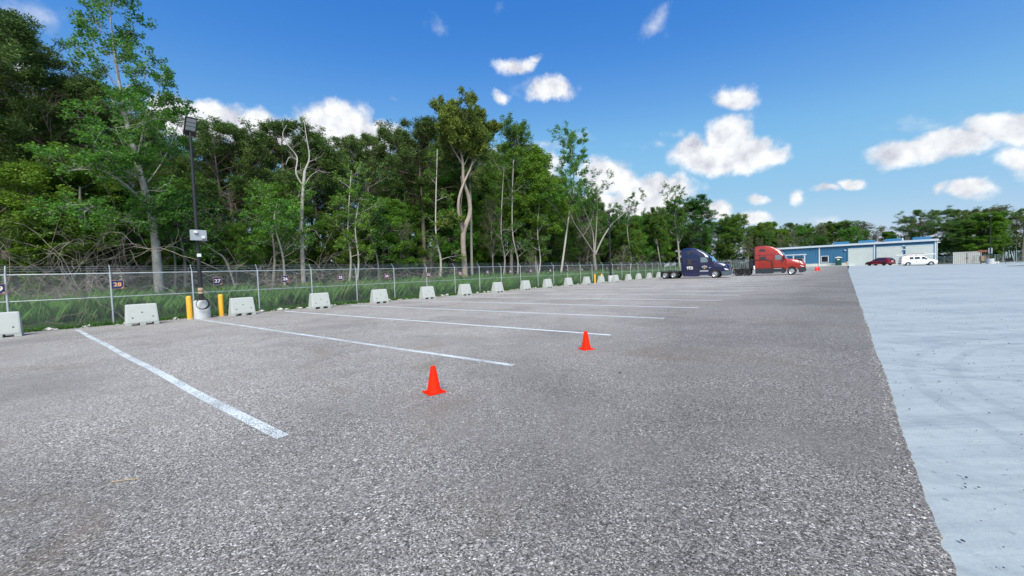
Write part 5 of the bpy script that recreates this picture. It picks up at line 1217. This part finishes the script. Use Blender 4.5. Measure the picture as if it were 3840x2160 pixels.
for i, (px0, px1, y1, tt, rr, lab) in enumerate(((1300, 1318, 640, -7, .11, 'thin pale sapling trunk between signs twenty-five and twenty-four'), (1420, 1380, 700, -7.5, .08, 'thin crooked grey trunk behind sign twenty-four'), (1645, 1640, 560, -9, .15, 'straight grey trunk left of the twisted pine'), (1880, 1890, 620, -8, .13, 'pale straight trunk behind sign twenty-one'),
        (1936, 1925, 600, -8.5, .13, 'pale straight trunk between two barriers behind sign twenty'), (1010, 1040, 760, -7, .10, 'grey stem with hooked twigs left of the white snag'), (1065, 1030, 800, -6.8, .09, 'second grey stem crossing just left of the white snag'), (690, 668, 820, -7, .09, 'thin grey stem left of the lamp post pole'), (1330, 1345, 760, -6.6, .09, 'pale stem draped in hanging vines behind sign twenty-five'),
        (650, 640, 850, -7, .07, 'thin pale stem right of the leaning pale trunk'), (2355, 2362, 800, -7, .10, 'grey stem hung with a ball of dead vines'), (330, 300, 700, -8, .14, 'grey trunk deep in the shade left of the leaning pale trunk'), (2010, 2030, 700, -8, .12, 'slanting dark trunk behind sign nineteen'))):
    hero('slim_tree', lab, 'tree', [([(px0, 1090 if px0 > 900 else 1140, tt), ((px0 * 2 + px1) / 3 + 10, 980, tt), ((px0 + px1 * 2) / 3 - 8, 860, tt), (px1, y1, tt)], rr, rr * .3, (.35, 1, 12, 1.7, .5, 2, (4, 3), .03))], M_BARKW if i % 2 == 0 else M_BARKG, (M_LEAF_B, M_LEAF_D, M_LEAF_Y)[i % 3], 30 + i, None, dict(rad=.26, count=5, size=.15))
# fallen leaning dead limb beside the lamp post and hanging vines on the left
o = hero('leaning_dead_trunk', 'long dead limb slanting down to the right behind sign twenty-seven', 'bare tree', [([(900, 1035, -6), (850, 985, -6), (800, 940, -6), (760, 905, -6.3)], .06, .035, (.1, 1, 5, 1.0, .1, 1, (3, 3), 0))], M_BARKG, None, 50)
vr = random.Random(17)
def vine_tree(px, t_, seed, label, spread=3.4, hgt=6.5, n=26, mat=M_TWIG):
    p = PT(px, HOR(px), t_); T = thing('vine_thicket', label, 'bare tree', (p.x, p.y, -.1), 0, 'bare vine thickets'); mb = MB(); r = random.Random(seed)
    for k in range(n):
        a = r.uniform(0, 6.28); q = Vector((r.uniform(-.5, .5), r.uniform(-.5, .5), 0)); d = Vector((math.cos(a) * .5, math.sin(a) * .5, 1)); pts = [q.copy()]; L_ = r.uniform(.5, 1) * hgt * 1.25; r_k = r.choice((.008, .010, .012, .016, .024))
        for i in range(14):
            d = (d + rv(r) * .34 + Vector((math.cos(a) * .05, math.sin(a) * .05, -.03 - .012 * i))).normalized(); q = q + d * L_ / 14
            if q.z < .15: break
            pts.append(q.copy())
        if len(pts) > 3:
            mb.tube(pts, [r_k * (1 - .8 * i / len(pts)) + .003 for i in range(len(pts))], 4, False)
            for w in range(5):
                j = r.randrange(2, len(pts)); limb(mb, r, pts[j], rv(r) + Vector((0, 0, -.1)), r.uniform(.6, 1.8), .013, 1, [], (3, 3), .35, -.06, .8, .5, .004)
    mb.build('stems', mat, T, True); return T
for (px, t_, sd_, lab, sp_, hg, n) in ((60, -6.2, 1, 'tangle of arching bare vines at the left edge above the fence', 4, 8, 26), (210, -6.8, 2, 'arching bare vines left of sign twenty-eight', 4, 7.5, 26), (380, -6.6, 3, 'grey bare vine tangle above sign twenty-eight', 4, 8.5, 28), (470, -7.4, 13, 'hanging pale vines left of the leaning pale trunk', 3, 8, 20), (900, -6.6, 4, 'brown vine thicket behind sign twenty-seven', 4, 5, 22), (1180, -6.4, 5, 'brown vine thicket right of the white snag', 3, 6, 22),
        (1340, -6.2, 6, 'grey drooping vine mass behind sign twenty-five', 3, 5.5, 28), (1560, -6.5, 7, 'brown twig thicket behind sign twenty-three', 3, 5, 20), (2150, -6.2, 8, 'twig thicket at the foot of the slender tree', 3, 4.5, 18), (2370, -6.4, 9, 'ball of dead vines left of the dark blue truck', 3, 6.5, 26), (2000, -6.6, 10, 'low brown twigs behind sign nineteen', 3, 3.5, 16), (1010, -7, 11, 'bare hooked vines left of the white snag', 3, 7, 18)):
    vine_tree(px, t_, sd_, lab, sp_, hg, n)
# ---- grass and stones
def blades(name, n, s0, s1, t0, t1, h0, h1, w, mat, seed, label, clump=0., dens=None):
    rg = np.random.default_rng(seed); s_ = s0 + (s1 - s0) * rg.uniform(0, 1, n) ** 1.35; t_ = rg.uniform(t0, t1, n)
    if clump:
        k = (np.sin(s_ * 1.3 + 2 * np.sin(t_ * 1.7 + s_ * .31)) + np.sin(s_ * .47 + t_ * 2.1 + 1)) * .25 + .5; keep = rg.uniform(0, 1, n) < np.clip(k * 1.6 - clump * .4, .05, 1); s_, t_, k = s_[keep], t_[keep], k[keep]; n = len(s_)
    else: k = np.full(n, .5)
    z = np.array([zg(a, 0) for a in s_]) - .05
    x = O.x + U.x * s_ + V.x * t_; y = O.y + U.y * s_ + V.y * t_; h = rg.uniform(h0, h1, n) * (.55 + .9 * k)
    az = rg.uniform(0, 6.28, n); ln = rg.uniform(.15, .75, n) * h; dx, dy = np.cos(az), np.sin(az); ww = w * (.7 + .6 * rg.uniform(0, 1, n)) * (1 + s_.clip(0) / 45)
    v = np.zeros((n, 4, 3)); v[:, 0] = np.stack([x - dy * ww, y + dx * ww, z], 1); v[:, 1] = np.stack([x + dy * ww, y - dx * ww, z], 1)
    v[:, 2] = np.stack([x + dx * ln + dy * ww * .25, y + dy * ln - dx * ww * .25, z + h], 1); v[:, 3] = np.stack([x + dx * ln * .4 - dy * ww * .8, y + dy * ln * .4 + dx * ww * .8, z + h * .6], 1)
    tt = np.clip(k * .5 + rg.uniform(0, .5, n), 0, 1); o = link(name, quads(name, v.reshape(-1, 3), n, mat, tt)); tag(o, label, 'grass', None, 'stuff'); return o
blades('mown_grass', 130000, -16, 110, -3.2, .75, .10, .26, .010, M_GRASS, 1, 'short green grass along both sides of the fence foot')
blades('tall_grass', 200000, -18, 120, -7.5, -1.9, .45, 1.15, .008, M_GRASST, 2, 'tall pale green grass and weeds in clumps behind the fence', 1.0)
blades('undergrowth_weeds', 60000, -18, 120, -11, -5.5, .4, 1.4, .022, M_GRASS, 3, 'dark weedy undergrowth at the foot of the wood', 1.0)
def stones(name, n, f, size, mat, seed, label):
    rg = np.random.default_rng(seed); r = random.Random(seed); mb = MB(); V8 = [(1, 0, 0), (-1, 0, 0), (0, 1, 0), (0, -1, 0), (0, 0, 1), (0, 0, -1), (.6, .6, .5), (-.6, .5, .55), (.55, -.6, .5), (-.5, -.6, .6)]
    F8 = [(0, 2, 6), (2, 4, 6), (4, 0, 6), (2, 1, 7), (1, 4, 7), (4, 2, 7), (0, 4, 8), (4, 3, 8), (3, 0, 8), (1, 3, 9), (3, 4, 9), (4, 1, 9), (2, 0, 5), (1, 2, 5), (3, 1, 5), (0, 3, 5)]
    for i in range(n):
        s_, t_ = f(r); p = ST(s_, t_); k = size(r); a = r.uniform(0, 6.28); ca, sa = math.cos(a), math.sin(a); sx, sy, sz = k * r.uniform(.8, 1.5), k * r.uniform(.6, 1), k * r.uniform(.4, .8)
        mb.add([(p.x + ca * x * sx * r.uniform(.8, 1.1) - sa * y * sy, p.y + sa * x * sx + ca * y * sy * r.uniform(.8, 1.1), p.z + z * sz + sz * .35) for x, y, z in V8], F8)
    o = mb.build(name, mat); tag(o, label, 'stones', None, 'stuff')
stones('limestone_rubble', 520, lambda r: (r.uniform(-14, 75), .45 + abs(r.gauss(0, .22))), lambda r: r.choice((.03, .05, .07, .09, .14)) * r.uniform(.7, 1.3), M_STONE, 4, 'pale limestone rubble along the fence side edge of the gravel lot')
M_PEB = P('pebble', (.30, .295, .29), .85, 0, .6, 26)
def nearcam(r):
    while True:
        d = 1.2 + 9 * r.random() ** 1.6; a = r.uniform(-62, 62); x, y = d * math.sin(R_(a)), d * math.cos(R_(a)); s_, t_ = stof((x, y))
        if t_ < TC - .02: return s_, t_
stones('loose_gravel', 2600, nearcam, lambda r: .004 + .007 * r.random() ** 3, M_PEB, 5, 'loose light chippings scattered over the near gravel lot')
stones('edge_chippings', 900, lambda r: (1 + 24 * r.random() ** 1.5, TC + .03 + r.gauss(-.04, .03)), lambda r: .003 + .010 * r.random() ** 3, M_STONE, 6, 'pale broken chippings along the edge between gravel and concrete')
stones('dark_grit', 3200, lambda r: (1.5 + 26 * r.random() ** 1.7, TC + .1 + 10 * r.random() ** 1.2), lambda r: .003 + .008 * r.random() ** 3, M_DPL, 7, 'dark grit scattered over the pale concrete')
o = MB().tube([(0, 0, .008), (.09, .012, .012), (.2, .02, .008)], .003, 5).build('dry_stalk', P('straw', (.45, .33, .18), .8), None, True, 0, G(415, 1812)); o.rotation_euler = (0, 0, R_(6)); tag(o, 'thin dry straw lying on the gravel at the lower left', 'straw')

rg_ = np.random.default_rng(77); n_ = 9000; fs = rg_.uniform(-70, 175, n_); ft = -rg_.uniform(41, 56, n_); fz = rg_.uniform(0, 1, n_) ** 1.1 * (8 + 2.5 * np.sin(fs * .35) + 1.5 * np.sin(fs * .9))
o = link('far_wood', leaf_mesh('far_wood', np.stack([O.x + U.x * fs + V.x * ft, O.y + U.y * fs + V.y * ft, fz], 1), 1.1, 9, .75, M_LEAF_D, 78)); tag(o, 'dark mass of the wood closing the view behind all the trunks', 'woodland', None, 'stuff')
n_ = 5000; fs = rg_.uniform(-30, 180, n_)
o = link('far_wood', leaf_mesh('far_wood', np.stack([O.x + U.x * 186 + V.x * fs + rg_.uniform(-5, 5, n_), O.y + U.y * 186 + V.y * fs + rg_.uniform(-5, 5, n_), rg_.uniform(0, 1, n_) * 7], 1), 1.2, 9, .8, M_LEAF_D, 79)); tag(o, 'dark mass of distant trees beyond the workshop and the fence', 'woodland', None, 'stuff')

stones('dark_clods', 60, lambda r: (r.uniform(0, 30), 24 - 20 * r.random()), lambda r: .008 + .012 * r.random(), M_DPL, 8, 'few dark clods lying on the gravel lot')
